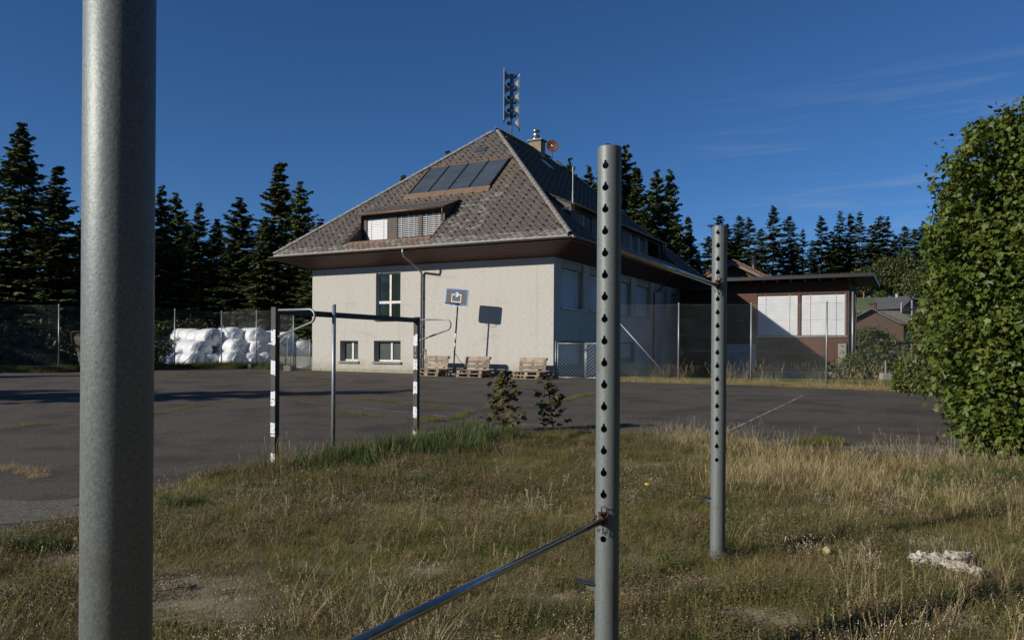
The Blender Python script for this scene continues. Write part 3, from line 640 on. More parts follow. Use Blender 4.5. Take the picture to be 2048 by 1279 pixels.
dormer(front, DF, zf_, KF, [(-9.88, -8.58, True), (-8.12, -6.83, False), (-6.73, -5.48, False)], 'dormer')
dormer(side, DS, lambda w_: zs_(-w_), KS, [(3.0, 4.6, False), (5.4, 6.6, False), (7.4, 8.75, False), (9.75, 10.9, False), (11.15, 12.3, False)], 'dormer', (13.0, 15.0))
# solar collectors
def roofpt(x, y, h): return Vector((x, y, zf_(y)))+nf*h
y0s, y1s = 2.06, 3.98
for k in range(4):
    xa_, xb_ = -8.72+k*1.13, -8.72+(k+1)*1.13
    m = MB(); P = [roofpt(x, y, h) for h in (.05, .12) for x, y in ((xa_+.03, y0s), (xb_-.03, y0s), (xb_-.03, y1s), (xa_+.03, y1s))]
    m.add(P, [(0, 3, 2, 1), (4, 5, 6, 7), (0, 1, 5, 4), (1, 2, 6, 5), (2, 3, 7, 6), (3, 0, 4, 7)]); sp_ = m.build('solar_panel', M['solar'], roof)
for k in range(5):
    xa_ = -8.72+k*1.13; m = MB(); P = [roofpt(x, y, h) for h in (.03, .15) for x, y in ((xa_-.03, y0s-.01), (xa_+.03, y0s-.01), (xa_+.03, y1s), (xa_-.03, y1s))]
    m.add(P, [(0, 3, 2, 1), (4, 5, 6, 7), (0, 1, 5, 4), (1, 2, 6, 5), (2, 3, 7, 6), (3, 0, 4, 7)]); m.build('panel_bar', M['solar_frame'], roof)
for xa_, xb_ in ((-8.85, -6.52), (-6.49, -4.13)):
    m = MB(); P = [roofpt(xa_, y0s-.02, .15), roofpt(xb_, y0s-.02, .15), roofpt(xb_, y0s-.28, .05), roofpt(xa_, y0s-.28, .05), roofpt(xa_, y0s-.02, .02), roofpt(xb_, y0s-.02, .02), roofpt(xb_, y0s-.28, .03), roofpt(xa_, y0s-.28, .03)]
    m.add(P, [(0, 3, 2, 1), (4, 5, 6, 7), (0, 1, 5, 4), (1, 2, 6, 5), (2, 3, 7, 6), (3, 0, 4, 7)]); m.build('panel_flashing', M['tan_sheet'], roof)
m = MB(); P = [roofpt(x, y, h) for h in (.03, .10) for x, y in ((-8.8, y1s+.01), (-4.16, y1s+.01), (-4.16, y1s+.13), (-8.8, y1s+.13))]
m.add(P, [(4, 5, 6, 7), (0, 1, 5, 4), (1, 2, 6, 5), (2, 3, 7, 6), (3, 0, 4, 7)]); m.build('panel_flashing', M['tan_sheet'], roof)
m = MB(); P = [roofpt(x, y, h) for h in (.03, .09) for x, y in ((-6.75, 4.95), (-6.15, 4.95), (-6.15, 5.3), (-6.75, 5.3))]
m.add(P, [(4, 5, 6, 7), (0, 1, 5, 4), (1, 2, 6, 5), (2, 3, 7, 6), (3, 0, 4, 7)]); m.build('roof_window', M['solar'], roof)
sp2 = lambda x, y, h: Vector((x, y, zs_(x)))+ns_*h
m = MB(); P = [sp2(x, y, h) for h in (.03, .10) for x, y in ((-4.7, 9.4), (-4.7, 10.1), (-5.3, 10.1), (-5.3, 9.4))]
m.add(P, [(4, 5, 6, 7), (0, 1, 5, 4), (1, 2, 6, 5), (2, 3, 7, 6), (3, 0, 4, 7)]); m.build('roof_window', M['steel'], roof)
# white flashing at the near end of the side dormer
m = MB(); m.add([side(1.5, .5, 7.62), side(2.1, .0, 7.9), side(2.1, .0, 7.62), side(1.5, .56, 7.62), side(2.1, .06, 7.9), side(2.1, .06, 7.62)], [(0, 1, 2), (3, 5, 4), (0, 3, 4, 1), (1, 4, 5, 2), (2, 5, 3, 0)]); m.build('corner_flashing', M['palepanel'], house)
# chimney
CX, CYy = XA+.25, 11.1
m = MB(); m.b2(CX-.38, CX+.38, CYy-.3, CYy+.3, 12.2, 13.55); ch = m.build('chimney', M['chimney'], roof)
m = MB(); m.b2(CX-.47, CX+.47, CYy-.39, CYy+.39, 13.55, 13.62); m.build('chimney_slab', M['darkmetal'], ch)
m = MB(); m.lathe([(.0, .0), (.25, 0), (.25, .12), (.2, .13), (.2, .5), (.23, .52), (.23, .58), (.2, .6), (0, .6)], (CX-.05, CYy, 13.62), 20); m.build('chimney_cowl', M['steel'], ch, smooth=True)

# siren mast --------------------------------------------------------
sx, sy = XA+.28, 7.9; P0 = LW(sx, sy, 0)
siren = thing('siren_mast', 'tall siren mast with eight grey horns standing on the roof ridge', 'siren', (P0.x, P0.y, 12.7))
m = MB(); m.tube([(0, 0, -.1), (0, 0, 3.62)], .045, 10); m.build('mast', M['pipe'], siren, smooth=True)
m = MB(); m.lathe([(.0, 1.32), (.1, 1.32), (.1, 3.7), (0, 3.72)], (0, 0, 0), 12); m.build('mast_sleeve', M['siren'], siren, smooth=True)
zt0 = 3.83
for sgn, top in ((-1, 3.93), (1, 3.50)):
    for k in range(4):
        zc = top-.34-.70*k; m = MB()
        pr = [(.10, .07), (.16, .075), (.24, .10), (.32, .17), (.38, .26), (.42, .345)]
        V_ = []; 
        for (xx, h_) in pr: V_ += [(sgn*xx, -h_, zc-h_), (sgn*xx, h_, zc-h_), (sgn*xx, h_, zc+h_), (sgn*xx, -h_, zc+h_)]
        m.add(V_, [(4*i+j, 4*i+(j+1) % 4, 4*i+4+(j+1) % 4, 4*i+4+j) for i in range(5) for j in range(4)])
        h = m.build('horn', M['siren'], siren)
        m = MB(); q = .345
        for (a, b, c, d) in ((-q, q, q-.02, q+.01), (-q, q, -q-.01, -q+.02), (-q-.01, -q+.02, -q, q), (q-.02, q+.01, -q, q)): m.b2(sgn*.405, sgn*.445, a, b, zc+c, zc+d)
        m.build('horn_rim', M['siren_pale'] if sgn < 0 else M['siren'], h)
        m = MB(); m.tube([(-sgn*.06, 0, zc), (-sgn*.22, 0, zc)], .1, 12); m.tube([(-sgn*.2, 0, zc), (-sgn*.26, 0, zc)], .065, 12); m.build('horn_driver', M['darkmetal'], h, smooth=True)
    for k in range(3):
        if sgn > 0:
            m = MB(); m.lathe([(.1, -.03), (.115, -.03), (.115, .03), (.1, .03)], (0, 0, 3.12-.70*k), 12); m.build('clamp', M['siren_pale'], siren)
m = MB(); m.tube([(.36, 0, 3.55), (.44, 0, 3.72)], .022, 6); m.build('bracket', M['siren_pale'], siren)
# satellite dish
P0 = LW(XA+.5, 12.6, 0); dish = thing('satellite_dish', 'round terracotta satellite dish beside the chimney on the roof', 'satellite dish', (P0.x, P0.y, 12.9))
rt = Matrix.Rotation(R(97), 3, 'X') @ Matrix.Rotation(R(5), 3, 'Y')
m = MB(); m.lathe([(0, .0), (.12, .008), (.24, .03), (.37, .07), (.375, .08), (.36, .08), (.24, .042), (0, .012)], (0, 0, .72), 28, rot=Matrix.Rotation(R(12), 3, 'Z') @ Matrix.Rotation(R(84), 3, 'X')); m.build('reflector', M['dish'], dish, smooth=True)
m = MB(); m.tube([(0, .12, -.4), (0, .12, .62)], .03, 8); m.build('mast', M['darkmetal'], dish, smooth=True)
m = MB(); m.tube([(0, .02, .36), (0, -.34, .6)], .014, 6); m.tube([(-.05, -.34, .57), (-.05, -.34, .74)], .03, 8); m.tube([(.05, -.34, .57), (.05, -.34, .74)], .03, 8); m.build('receiver_arm', M['steel'], dish, smooth=True)
# thin lightning/aerial mast at the side dormer
P0 = LW(-.39, 2.78, 0); an = thing('aerial_mast', 'thin white aerial mast on the shaded roof side by the dormer end', 'aerial', (P0.x, P0.y, 7.45))
m = MB(); m.tube([(0, 0, -.1), (0, 0, 1.15)], .03, 8); m.build('mast', M['siren_pale'], an, smooth=True)
m = MB(); m.tube([(0, 0, 1.15), (0, 0, 2.25)], .012, 6); m.box((0, 0, .8), (.1, .05, .04)); m.box((0, 0, 1.12), (.1, .05, .04)); m.build('aerial', M['pipe'], an)

# ------------------------------------------------------------------ the timber wing (its front plane runs parallel to the house front)
wing = thing('timber_wing', 'red-brown timber clad flat-roofed building with two large white blinds', 'building', (1.6933, 31, 0), -TH)
WY = 16.0; WX0, WX1 = 3.55, 9.95
wz0, wz1 = .3, 5.42
m = MB(); m.b2(WX0, WX1, WY+.06, WY+6, -.4, 5.4); m.b2(.3, WX0+.3, WY+3, WY+8, -.4, 5.3); m.build('wall_core', M['oldwood'], wing)
bz = [(4.78, 5.42), (2.02, 2.42)]
z = -.25
while z < 5.4:
    segs = [(WX0, WX1)]
    if 2.44 < z+.07 < 4.76: segs = [(WX0, 5.16), (7.42, 7.50), (9.82, WX1)]
    elif z < 1.98: segs = [(WX0, 9.40)]
    for a, b in segs:
        m = MB(); m.b2(a, b, WY+.0+.006*(int(z*10) % 2), WY+.05, z, z+.135); m.build('board', M['wingwood'], wing)
    z += .145
m = MB()
for a, b, c, d in ((5.14, 7.44, 4.72, 4.80), (7.48, 9.85, 4.72, 4.80), (5.14, 5.20, 2.44, 4.72), (7.40, 7.52, 2.44, 4.72), (9.79, 9.85, 2.44, 4.72), (5.14, 9.85, 2.38, 2.44)): m.b2(a, b, WY-.035, WY+.04, c, d)
m.build('window_surround', M['wingwood'], wing)
for a, b in ((5.25, 7.36), (7.58, 9.74)):
    m = MB(); m.b2(a, b, WY+.03, WY+.05, 2.46, 4.71); m.build('window_frame', M['darkmetal'], wing)
    blind(lambda u, w_, z: (u, WY+w_, z), wing, a, b, 2.47, 4.70, -.0, True, .09)
m = MB(); m.b2(9.76, 9.80, WY-.04, WY+.02, 2.4, 4.7); m.b2(5.2, 9.9, WY-.08, WY+.0, 2.36, 2.42); m.build('window_sill', M['pipe'], wing)
m = MB(); m.b2(9.42, 9.84, WY-.06, WY+.35, -.3, 2.02); m.build('concrete_column', M['concrete'], wing, bevel=.01)
m = MB(); m.b2(WX0, 5.12, WY-.05, WY+.0-.002, -.3, 1.96); m.build('concrete_panel', M['palepanel'], wing)
m = MB(); m.b2(WX0-.6, WX1+1.2, WY-1.15, WY+6.6, 5.53, 5.60); wr = m.build('roof', M['darkmetal'], wing)
m = MB(); m.b2(WX0-.6, WX1+1.22, WY-1.18, WY-1.14, 5.46, 5.63); m.b2(WX1+1.2, WX1+1.24, WY-1.14, WY+6.6, 5.46, 5.63); m.build('roof_edge', M['solar_frame'], wr)
m = MB(); m.b2(.2, WX0-.62, WY+2.2, WY+8, 5.3, 5.4); m.build('link_roof', M['darkmetal'], wing)
for k in range(11):
    m = MB(); m.b2(WX0-.1+k*.72, WX0-.02+k*.72, WY-1.0, WY, 5.38, 5.525); m.build('rafter', M['wingwood'], wing)
m = MB(); m.tube([(10.15, WY-.25, 4.75), (10.15, WY-.25, -.3)], .05, 10); m.build('downpipe', M['pipe'], wing, smooth=True)
m = MB(); m.tube([(10.27, WY-.2, 4.6), (10.33, WY-.2, 3.6), (10.28, WY-.2, 2.2), (10.27, WY-.2, .4)], .02, 6); m.build('cable', M['brown_sheet'], wing, smooth=True)
# low concrete wall in front of the wing
m = MB(); m.b2(5.0, 11.2, WY-1.3, WY-1.1, -.4, .50); o = tag(m.build('concrete_wall', M['concrete'], bevel=.02, loc=(1.6933, 31, 0)), 'low grey concrete wall in shade at the foot of the timber wing', 'wall'); o.rotation_euler = (0, 0, -TH)
m = MB(); m.box((15.78, 32, .43), (.36, .36, .52)); m.tube([(15.78, 32, .6), (15.78, 32, 1.22)], .035, 8); tag(m.build('fence_footing', M['concrete'], bevel=0), 'square concrete block with a short steel post, behind the wire fence', 'post footing')
# red tiled gable behind
gb = thing('tiled_house', 'orange clay-tiled gable with a dark flue pipe, seen above the flat roof', 'house', (16.9, 58, 0), -.35)
m = MB(); m.prism([(-2.6, 0, .5), (2.6, 0, .5), (2.6, 0, 6.9), (0, 0, 8.3), (-2.6, 0, 6.9)], (0, 8, 0)); m.build('wall', M['oldwood'], gb)
for s_ in (-1, 1):
    m = MB(); m.prism([(0, -.6, 8.42), (s_*3.4, -.6, 6.62), (s_*3.4, -.6, 6.48), (0, -.6, 8.26)], (0, 9, 0)); rr = m.build('roof', M['slate'], gb)
    for k in range(10):
        a = k/10; b = (k+1)/10-.01; m = MB(); m.prism([(s_*3.4*a, -.68, 8.46-1.8*a), (s_*3.4*b, -.68, 8.46-1.8*b-.03), (s_*3.4*b, -.68, 8.52-1.8*b), (s_*3.4*a, -.68, 8.55-1.8*a)], (0, .5, 0)); m.build('verge_tile', M['clay'], rr)
    m = MB(); m.prism([(0, -.62, 8.3), (s_*3.3, -.62, 6.56), (s_*3.3, -.62, 6.36), (0, -.62, 8.08)], (0, .06, 0)); m.build('bargeboard', M['crate'], gb)
m = MB(); m.tube([(1.45, 1.0, 7.0), (1.45, 1.0, 8.75)], .15, 12); m.tube([(1.45, 1, 8.75), (1.45, 1, 8.85)], .17, 12); m.build('flue_pipe', M['solar_frame'], gb, smooth=True)

# ------------------------------------------------------------------ the two high bars
PR = .055
POLES = [(-.66, 1.27), (.445, 3.50), (1.54, 5.64)]
bd = Vector((POLES[2][0]-POLES[0][0], POLES[2][1]-POLES[0][1], 0)).normalized()     # direction of the bar line
def keyhole_pole(name, label, x, y, top, holes, face, group, rounds=(), top_stain=False):
    """tube of 4 mm steel with real keyholes; face = unit vector the holes look at"""
    base = G1(x, y)-.06
    o = thing(name, label, 'metal post', (x, y, base), 0, group)
    m = MB(); H = top-base
    m.lathe([(PR, 0), (PR, H-.002), (PR-.0015, H), (PR-.004, H-.001), (PR-.004, .0), (PR, 0)], (0, 0, 0), 64)
    t = m.build('post_tube', [M['galv'], M['rust']], o, smooth=True)
    b_ = bmesh.new(); b_.from_mesh(t.data); bmesh.ops.remove_doubles(b_, verts=b_.verts, dist=1e-5); bmesh.ops.recalc_face_normals(b_, faces=b_.faces); b_.to_mesh(t.data); b_.free()
    if holes or rounds:
        c = MB(); f = Vector(face); s_ = Vector((0, 0, 1)).cross(f).normalized()
        def cyl(z, pts): c.prism([f*.025+s_*a+Vector((0, 0, z-base+b)) for a, b in pts], f*.06)
        for z in holes:
            r = .0152; P_ = [(r*math.cos(a), r*math.sin(a)) for a in np.linspace(R(115), R(425), 18)]
            P_ += [(.0055, .021), (.003, .0255), (-.003, .0255), (-.0055, .021)]; cyl(z, P_)
        for z in rounds: cyl(z, [(.0145*math.cos(a), .0145*math.sin(a)) for a in np.linspace(0, 2*math.pi, 18, endpoint=False)])
        cut = c.build('cutter', M['rust'], o)
        bo = t.modifiers.new('b', 'BOOLEAN'); bo.operation = 'DIFFERENCE'; bo.object = cut; bo.solver = 'EXACT'
        dg = bpy.context.evaluated_depsgraph_get(); me = bpy.data.meshes.new_from_object(t.evaluated_get(dg)); t.modifiers.clear(); t.data = me
        bpy.data.objects.remove(cut)
        nl = [None]*len(me.loops)
        for p in me.polygons:
            for li in p.loop_indices:
                v = me.vertices[me.loops[li].vertex_index].co; q = Vector((v.x, v.y, 0)); 
                if abs(p.normal.z) < .3 and q.length > .01 and abs(p.normal.dot(q.normalized())) > .9: nl[li] = q.normalized()*(1 if p.normal.dot(q) > 0 else -1)
                else: nl[li] = p.normal.copy()
        me.normals_split_custom_set(nl)
        # rusty run-off below the holes: thin stains are part of the hole collar
        for z in list(holes):
            d = MB(); n_ = 5; V_ = []
            wv = random.uniform(.0012, .0024); ln = random.uniform(.012, .032)
            for k in range(n_+1):
                zz = z-base-.0158-ln*k/n_; ww = wv*(1-k/n_*.8)
                for sg in (-1, 1): V_.append(f*math.sqrt((PR+.0004)**2-ww*ww)+s_*(sg*ww+.0006*math.sin(k*2.1+z*9))+Vector((0, 0, zz)))
            d.add(V_, [(2*i, 2*i+1, 2*i+3, 2*i+2) for i in range(n_)]); d.build('rust_run', M['rust_run'], o)
    return o
M['rust_run'] = mat('rust_stain', (.16, .12, .075), (.26, .25, .21), scale=120, rough=.7, metal=.2)
# hole heights from the photograph: 0.1 m apart
p1 = keyhole_pole('high_bar_post', 'thick nearest galvanised post, rising out of view at the top left', *POLES[0], 2.52, (), (1, 0, 0), 'galvanised high bar posts')
h2 = [2.438-.1*k for k in range(18) if k != 16][:17]
h2 = [2.438-.1*k for k in range(16)]
p2 = keyhole_pole('high_bar_post', 'middle bar post with a column of keyholes, joined to both bars', *POLES[1], 2.532, h2, -bd, 'galvanised high bar posts', rounds=(.738,))
h3 = [2.47-.0986*k for k in range(17) if k != 4]
p3 = keyhole_pole('high_bar_post', 'farthest keyhole bar post standing in the grass, holding the end of the upper bar', *POLES[2], 2.52, h3, -bd, 'galvanised high bar posts', rounds=(.793,))
def bar(a, b, z, ra, rb, label, za=None):
    A = Vector((a[0], a[1], za or z)); B = Vector((b[0], b[1], z)); d = (B-A).normalized()
    t = thing('high_bar', label, 'metal bar', ((A+B)/2)[:], math.atan2(d.y, d.x), 'polished horizontal bars'); t.rotation_euler = (0, -math.asin(d.z), math.atan2(d.y, d.x)); L_ = (B-A).length/2
    m = MB(); m.tube([(-L_+ra, 0, 0), (L_-rb, 0, 0)], .0145, 20); m.build('bar_tube', M['chrome'], t, smooth=True)
    m = MB(); m.tube([(L_-rb-.035, 0, 0), (L_-rb-.002, 0, 0)], .0175, 16)
    m.tube([(-L_+ra+.002, 0, 0), (-L_+ra+.035, 0, 0)], .0175, 16); m.build('bar_collar', M['rust'], t, smooth=True)
    return t
bar(POLES[0], POLES[1], .822, PR, PR, 'low polished bar running down out of the picture from the middle post', .905)
bar(POLES[1], POLES[2], 2.075, PR, PR, 'upper polished bar between the middle post and the farthest post')
def lock_pin(pole, z, label, s=1):
    x, y = pole; f = -bd; sd_ = Vector((0, 0, 1)).cross(f).normalized()
    t = thing('locking_pin', label, 'locking pin', (x+f.x*PR, y+f.y*PR, z), math.atan2(f.y, f.x), 'rusty locking pins with chains')
    # local x points away from the post, local y to the side
    m = MB(); m.tube([(0, 0, .03), (.05, 0, .03)], .006, 8); m.box((.012, 0, .01), (.024, .03, .04)); m.tube([(.012, 0, -.02), (.012, 0, .035)], .019, 12); m.build('pin_body', M['rust'], t)
    m = MB(); m.tube([(.022, .0, .012), (.022, .0, .062), (.024, .012, .064), (.026, .028, .056), (.027, .034, .04), (.026, .03, .022), (.024, .014, .012)], .0035, 8, closed=True); m.build('d_handle', M['rust'], t, smooth=True)
    for k in range(9):
        a = k/8; y_ = -.028+.03*a; zz = .012-.055*math.sin(math.pi*min(1, a*1.0))-.012*a; m = MB()
        pts = [(.028+(.0035*math.cos(q) if k % 2 else 0), y_+(.0035*math.cos(q) if not k % 2 else 0), zz+.0062*math.sin(q)) for q in np.linspace(0, 2*math.pi, 8, endpoint=False)]
        m.tube(pts, .0011, 5, closed=True); m.build('chain_link', M['rust'], t)
    for k in range(4):
        m = MB(); zz = -.022-.011*k; y_ = .006+.002*math.sin(k)
        pts = [(.026+(.0035*math.cos(q) if k % 2 else 0), y_+(.0035*math.cos(q) if not k % 2 else 0), zz+.0062*math.sin(q)) for q in np.linspace(0, 2*math.pi, 8, endpoint=False)]
        m.tube(pts, .0014, 5, closed=True); m.build('chain_link', M['rust'], t)
    m = MB(); m.tube([(.02, -.024, .016), (.034, -.03, .022), (.034, -.034, .008), (.022, -.03, .0)], .003, 6, closed=True); m.build('ring', M['rust'], t)
lock_pin(POLES[1], .828, 'rusty locking pin and little chain where the low bar meets the middle post')
lock_pin(POLES[2], 2.08, 'rusty locking pin with a hanging chain high on the farthest post')
def step(pole, z, label):
    x, y = pole; d = Vector((-math.cos(R(8)), math.sin(R(8)), 0))
    t = thing('foot_step', label, 'step', (x+d.x*PR, y+d.y*PR, z), math.atan2(d.y, d.x), 'little foot steps on the bar posts')
    m = MB(); m.box((.045, 0, 0), (.095, .05, .006), Matrix.Rotation(R(-7), 3, 'Y')); m.build('tread', M['darkmetal'], t, bevel=.002)
    m = MB(); m.prism([(-.003, -.003, -.012), (.06, -.003, -.004), (.045, -.003, -.018), (.015, -.003, -.038), (-.003, -.003, -.042)], (0, .006, 0)); m.build('gusset', M['galv'], t)
step(POLES[1], .525, 'small dark-topped foot step low on the middle post')
step(POLES[2], .51, 'small dark-topped foot step low on the farthest post')

# ------------------------------------------------------------------ handball goal and the thin post
GL, GR = Vector((-3.17, 10.15, 0)), Vector((-1.64, 13.04, 0)); gd = (GR-GL).normalized(); gp = Vector((gd.y, -gd.x, 0))
ga = math.atan2(gd.y, gd.x); gl_ = (GR-GL).length
goal = thing('handball_goal', 'black handball goal frame with patchy white stripes, no net', 'goal', (GL.x, GL.y, .06), ga)
for k, xx in enumerate((0, gl_)):
    m = MB(); zt = 2.08; z0 = -.05 if k == 0 else .0
    h = .04
    V_ = [(xx-h, -h, z0), (xx+h, -h, z0), (xx+h, h, z0), (xx-h, h, z0), (xx-h, -h, zt), (xx+h, -h, zt), (xx+h, h, zt), (xx-h, h, zt)]
    m.add(V_, [(3, 2, 1, 0), (4, 5, 6, 7), (0, 1, 5, 4), (2, 3, 7, 6)], 0); m.add(V_, [(3, 0, 4, 7), (1, 2, 6, 5)], 1)
    m.build('goal_post', [M['black_paint'], M['stripe']], goal, bevel=.004)
m = MB(); m.b2(.04, gl_-.04, -.04, .04, 1.985, 2.062); m.build('crossbar', M['black_paint'], goal, bevel=.004)
for xx, zz in ((0, 2.04), (gl_, 2.03)):
    m = MB(); L_ = .70; arc = [(xx, -.04, zz), (xx, -L_+.1, zz)]+[(xx, -L_+.1-.09*math.sin(a), zz-.09+.09*math.cos(a)) for a in np.linspace(.3, R(150), 7)]+[(xx, -.04, zz-.36)]
    m.tube(arc, .015, 10); m.build('net_bracket', M['galv_fine'], goal, smooth=True)
for xx in (0, gl_):
    m = MB(); m.tube([(xx, -.04, 1.76), (xx, -.075, 1.76)], .014, 8); m.build('bolt', M['rust'], goal)
for ch, zz in (('J', 1.50), ('Y', 1.38), ('P', 1.28), ('T', .83)):   # scratched letters
    cu = bpy.data.curves.new('letter', 'FONT'); cu.body = ch; cu.size = .085; cu.extrude = .0006; cu.align_x = 'CENTER'
    t_ = bpy.data.objects.new('letter', cu); col.objects.link(t_); dg = bpy.context.evaluated_depsgraph_get(); me = bpy.data.meshes.new_from_object(t_.evaluated_get(dg)); bpy.data.objects.remove(t_)
    me.materials.clear(); me.materials.append(M['seed'] if ch != 'T' else M['rust'])
    o = link(me, 'scratched_letter', goal, (gl_-.0405, .0, zz)); o.rotation_euler = (R(90), 0, R(-90))
tp_ = thing('thin_post', 'slim plain galvanised pole in front of the goal, its foot in tall grass', 'metal post', (-2.6, 11.06, G1(-2.6, 11.06)-.05))
m = MB(); m.tube([(0, 0, 0), (0, 0, 2.21)], .029, 16); m.build('tube', M['galv_fine'], tp_, smooth=True)
m = MB(); m.lathe([(.029, 2.2), (.029, 2.215), (.02, 2.228), (0, 2.232)], (0, 0, 0), 16); m.build('cap', M['galv_fine'], tp_, smooth=True)

# ------------------------------------------------------------------ basketball stand
bx_, by_ = -4.08, -1.2; Pb = LW(bx_, by_); zb = G1(Pb.x, Pb.y)
bb = thing('basketball_stand', 'leaning portable basketball stand with a blue-edged grey backboard', 'basketball hoop', (Pb.x, Pb.y, zb), -TH)
tl = Vector((.20, .0, 3.0)); dirp = tl.normalized()
rotb = Matrix.Rotation(R(4), 3, 'Y')
def B_(x, y, z): return rotb @ Vector((x, y, z))
for z0, z1, mm in ((.1, 1.0, 'black_paint'), (1.0, 1.25, 'black_paint'), (1.25, 1.42, 'white'), (1.42, 1.55, 'black_paint'), (1.55, 1.82, 'white'), (1.82, 3.0, 'black_paint')):
    m = MB(); m.tube([B_(0, 0, z0), B_(0, 0, z1)], .034, 12); m.build('pole_section', M[mm], bb, smooth=True)
bc = B_(-.02, 0, 3.32)
def rrect(w_, h_, r, n=6): 
    P_ = []
    for cx2, cz2, a0 in ((w_/2-r, h_/2-r, 0), (-w_/2+r, h_/2-r, 90), (-w_/2+r, -h_/2+r, 180), (w_/2-r, -h_/2+r, 270)):
        for k in range(n+1): a = R(a0+90*k/n); P_.append((cx2+r*math.cos(a), cz2+r*math.sin(a)))
    return P_
def plate(pts, y0, th, mm, name, par, rt_=5.5, flip=False):
    rr = Matrix.Rotation(R(rt_), 3, 'Y'); m = MB(); m.prism([bc+rr @ Vector((a, y0, b)) for a, b in pts], (0, th, 0)); return m.build(name, M[mm], par)
brd = plate(rrect(1.10, .74, .08), -.10, .04, 'white', 'backboard', bb)
plate([(a, b+.01) for a, b in rrect(1.08, .71, .07)], -.104, .004, 'blue', 'board_border', brd)
plate([(a, b+.02) for a, b in rrect(.99, .61, .03)], -.108, .004, 'board_face', 'board_face', brd)
for a0, a1, c0, c1 in ((-.24, .24, .10, .125+.015), (-.24, .24, -.20, -.165), (-.24, -.205, -.165, .10), (.205, .24, -.165, .10)):
    plate([(a0, c0), (a1, c0), (a1, c1), (a0, c1)], -.111, .003, 'white', 'target_line', brd)
cir = [(.10*math.cos(a), .12+.12*math.sin(a)) for a in np.linspace(0, 2*math.pi, 28, endpoint=False)]
plate(cir, -.114, .003, 'blue', 'ball_emblem', brd)
plate([(.09*math.cos(a)+.006, .12+.11*math.sin(a)) for a in np.linspace(R(-80), R(80), 12)]+[(-.02, .19), (.03, .14), (-.01, .09)], -.117, .003, 'white', 'ball_white_half', brd)  # white right half of the printed ball
m = MB(); m.tube([bc+Vector((-.16+.225*math.cos(a), -.13-.225-.225*math.sin(a)*1.0+0*a, -.24)) for a in np.linspace(0, 2*math.pi, 24, endpoint=False)], .009, 6, closed=True); m.build('hoop_ring', M['black_paint'], bb, smooth=True)
m = MB(); m.box(bc+Vector((.02, -.12, -.27)), (.16, .06, .11)); m.tube([bc+Vector((.0, -.1, -.26)), bc+Vector((-.12, -.15, -.24))], .012, 6); m.tube([B_(0, 0, 2.9), bc+Vector((0, -.06, -.2))], .03, 8); m.build('hoop_bracket', M['black_paint'], bb)
m = MB(); m.b2(-.35, .42, -.05, .55, .03, .14); m.build('base_tank', M['darkmetal'], bb, bevel=.03)
for xx in (-.3, -.12, .16, .34):
    m = MB(); m.tube([(xx, -.06, .07), (xx+.05, -.06, .07)], .065, 14); m.build('wheel', M['concrete'] if xx in (-.3, .34) else M['black_paint'], bb, smooth=True)
m = MB(); m.tube([(.05, .05, 1.0), (.45, .5, .14)], .012, 6); m.build('brace', M['black_paint'], bb)

# ------------------------------------------------------------------ benches made of pallets
def make_pallet(ci):
    t = thing('pallet', 'pallet', 'pallet')
    for k, x in enumerate((-.3275+0, -.18, 0, .18, .3275)):
        wv = .145 if k % 2 == 0 else .1
        m = MB(); m.b2(-.6, .6, x-wv/2, x+wv/2, .122, .144); m.build('deck_board', M['pallet'], t)
    for x in (-.5275, 0, .5275): m = MB(); m.b2(x-.07, x+.07, -.4, .4, .1, .1215); m.build('stringer_board', M['pallet'], t)
    for x in (-.5275, 0, .5275):
        for y in (-.35, 0, .35): m = MB(); m.b2(x-.07, x+.07, y-.05, y+.05, .0225, .0995); m.build('block', M['pallet'], t)
    for y in (-.35, 0, .35): m = MB(); m.b2(-.6, .6, y-.05, y+.05, 0, .022); m.build('bottom_board', M['pallet'], t)
    return t
pal0 = make_pallet(0); used = [False]
def put_pallet(x, y, z, label, tilt=None, dr=0):
    o = pal0 if not used[0] else copytree(pal0); used[0] = True
    P = LW(x, y); o.location = (P.x, P.y, z)
    if tilt is None: o.rotation_euler = (0, 0, -TH+dr)
    else: o.rotation_euler = Euler((R(90-8), 0, -TH+dr), 'XYZ')
    o['label'] = label; o['category'] = 'pallet'; o['group'] = 'weathered pallets stacked as benches along the wall'
for cx2, who, yb_p in ((-5.17, 'left', -1.20), (-3.12, 'middle', -1.15), (-.52, 'right', -1.15)):
    P = LW(cx2, -1.0); z0 = G1(P.x, P.y)+.012
    put_pallet(cx2, yb_p, z0, f'bottom pallet of the seat of the {who} pallet bench, flat on the asphalt', None, random.uniform(-.03, .03))
    put_pallet(cx2+.03, yb_p+.02, z0+.146, f'upper pallet of the seat of the {who} pallet bench', None, random.uniform(-.03, .03))
    put_pallet(cx2-.06, -.62, z0+.43, f'upright pallet forming the backrest of the {who} pallet bench', 1, random.uniform(-.02, .02))

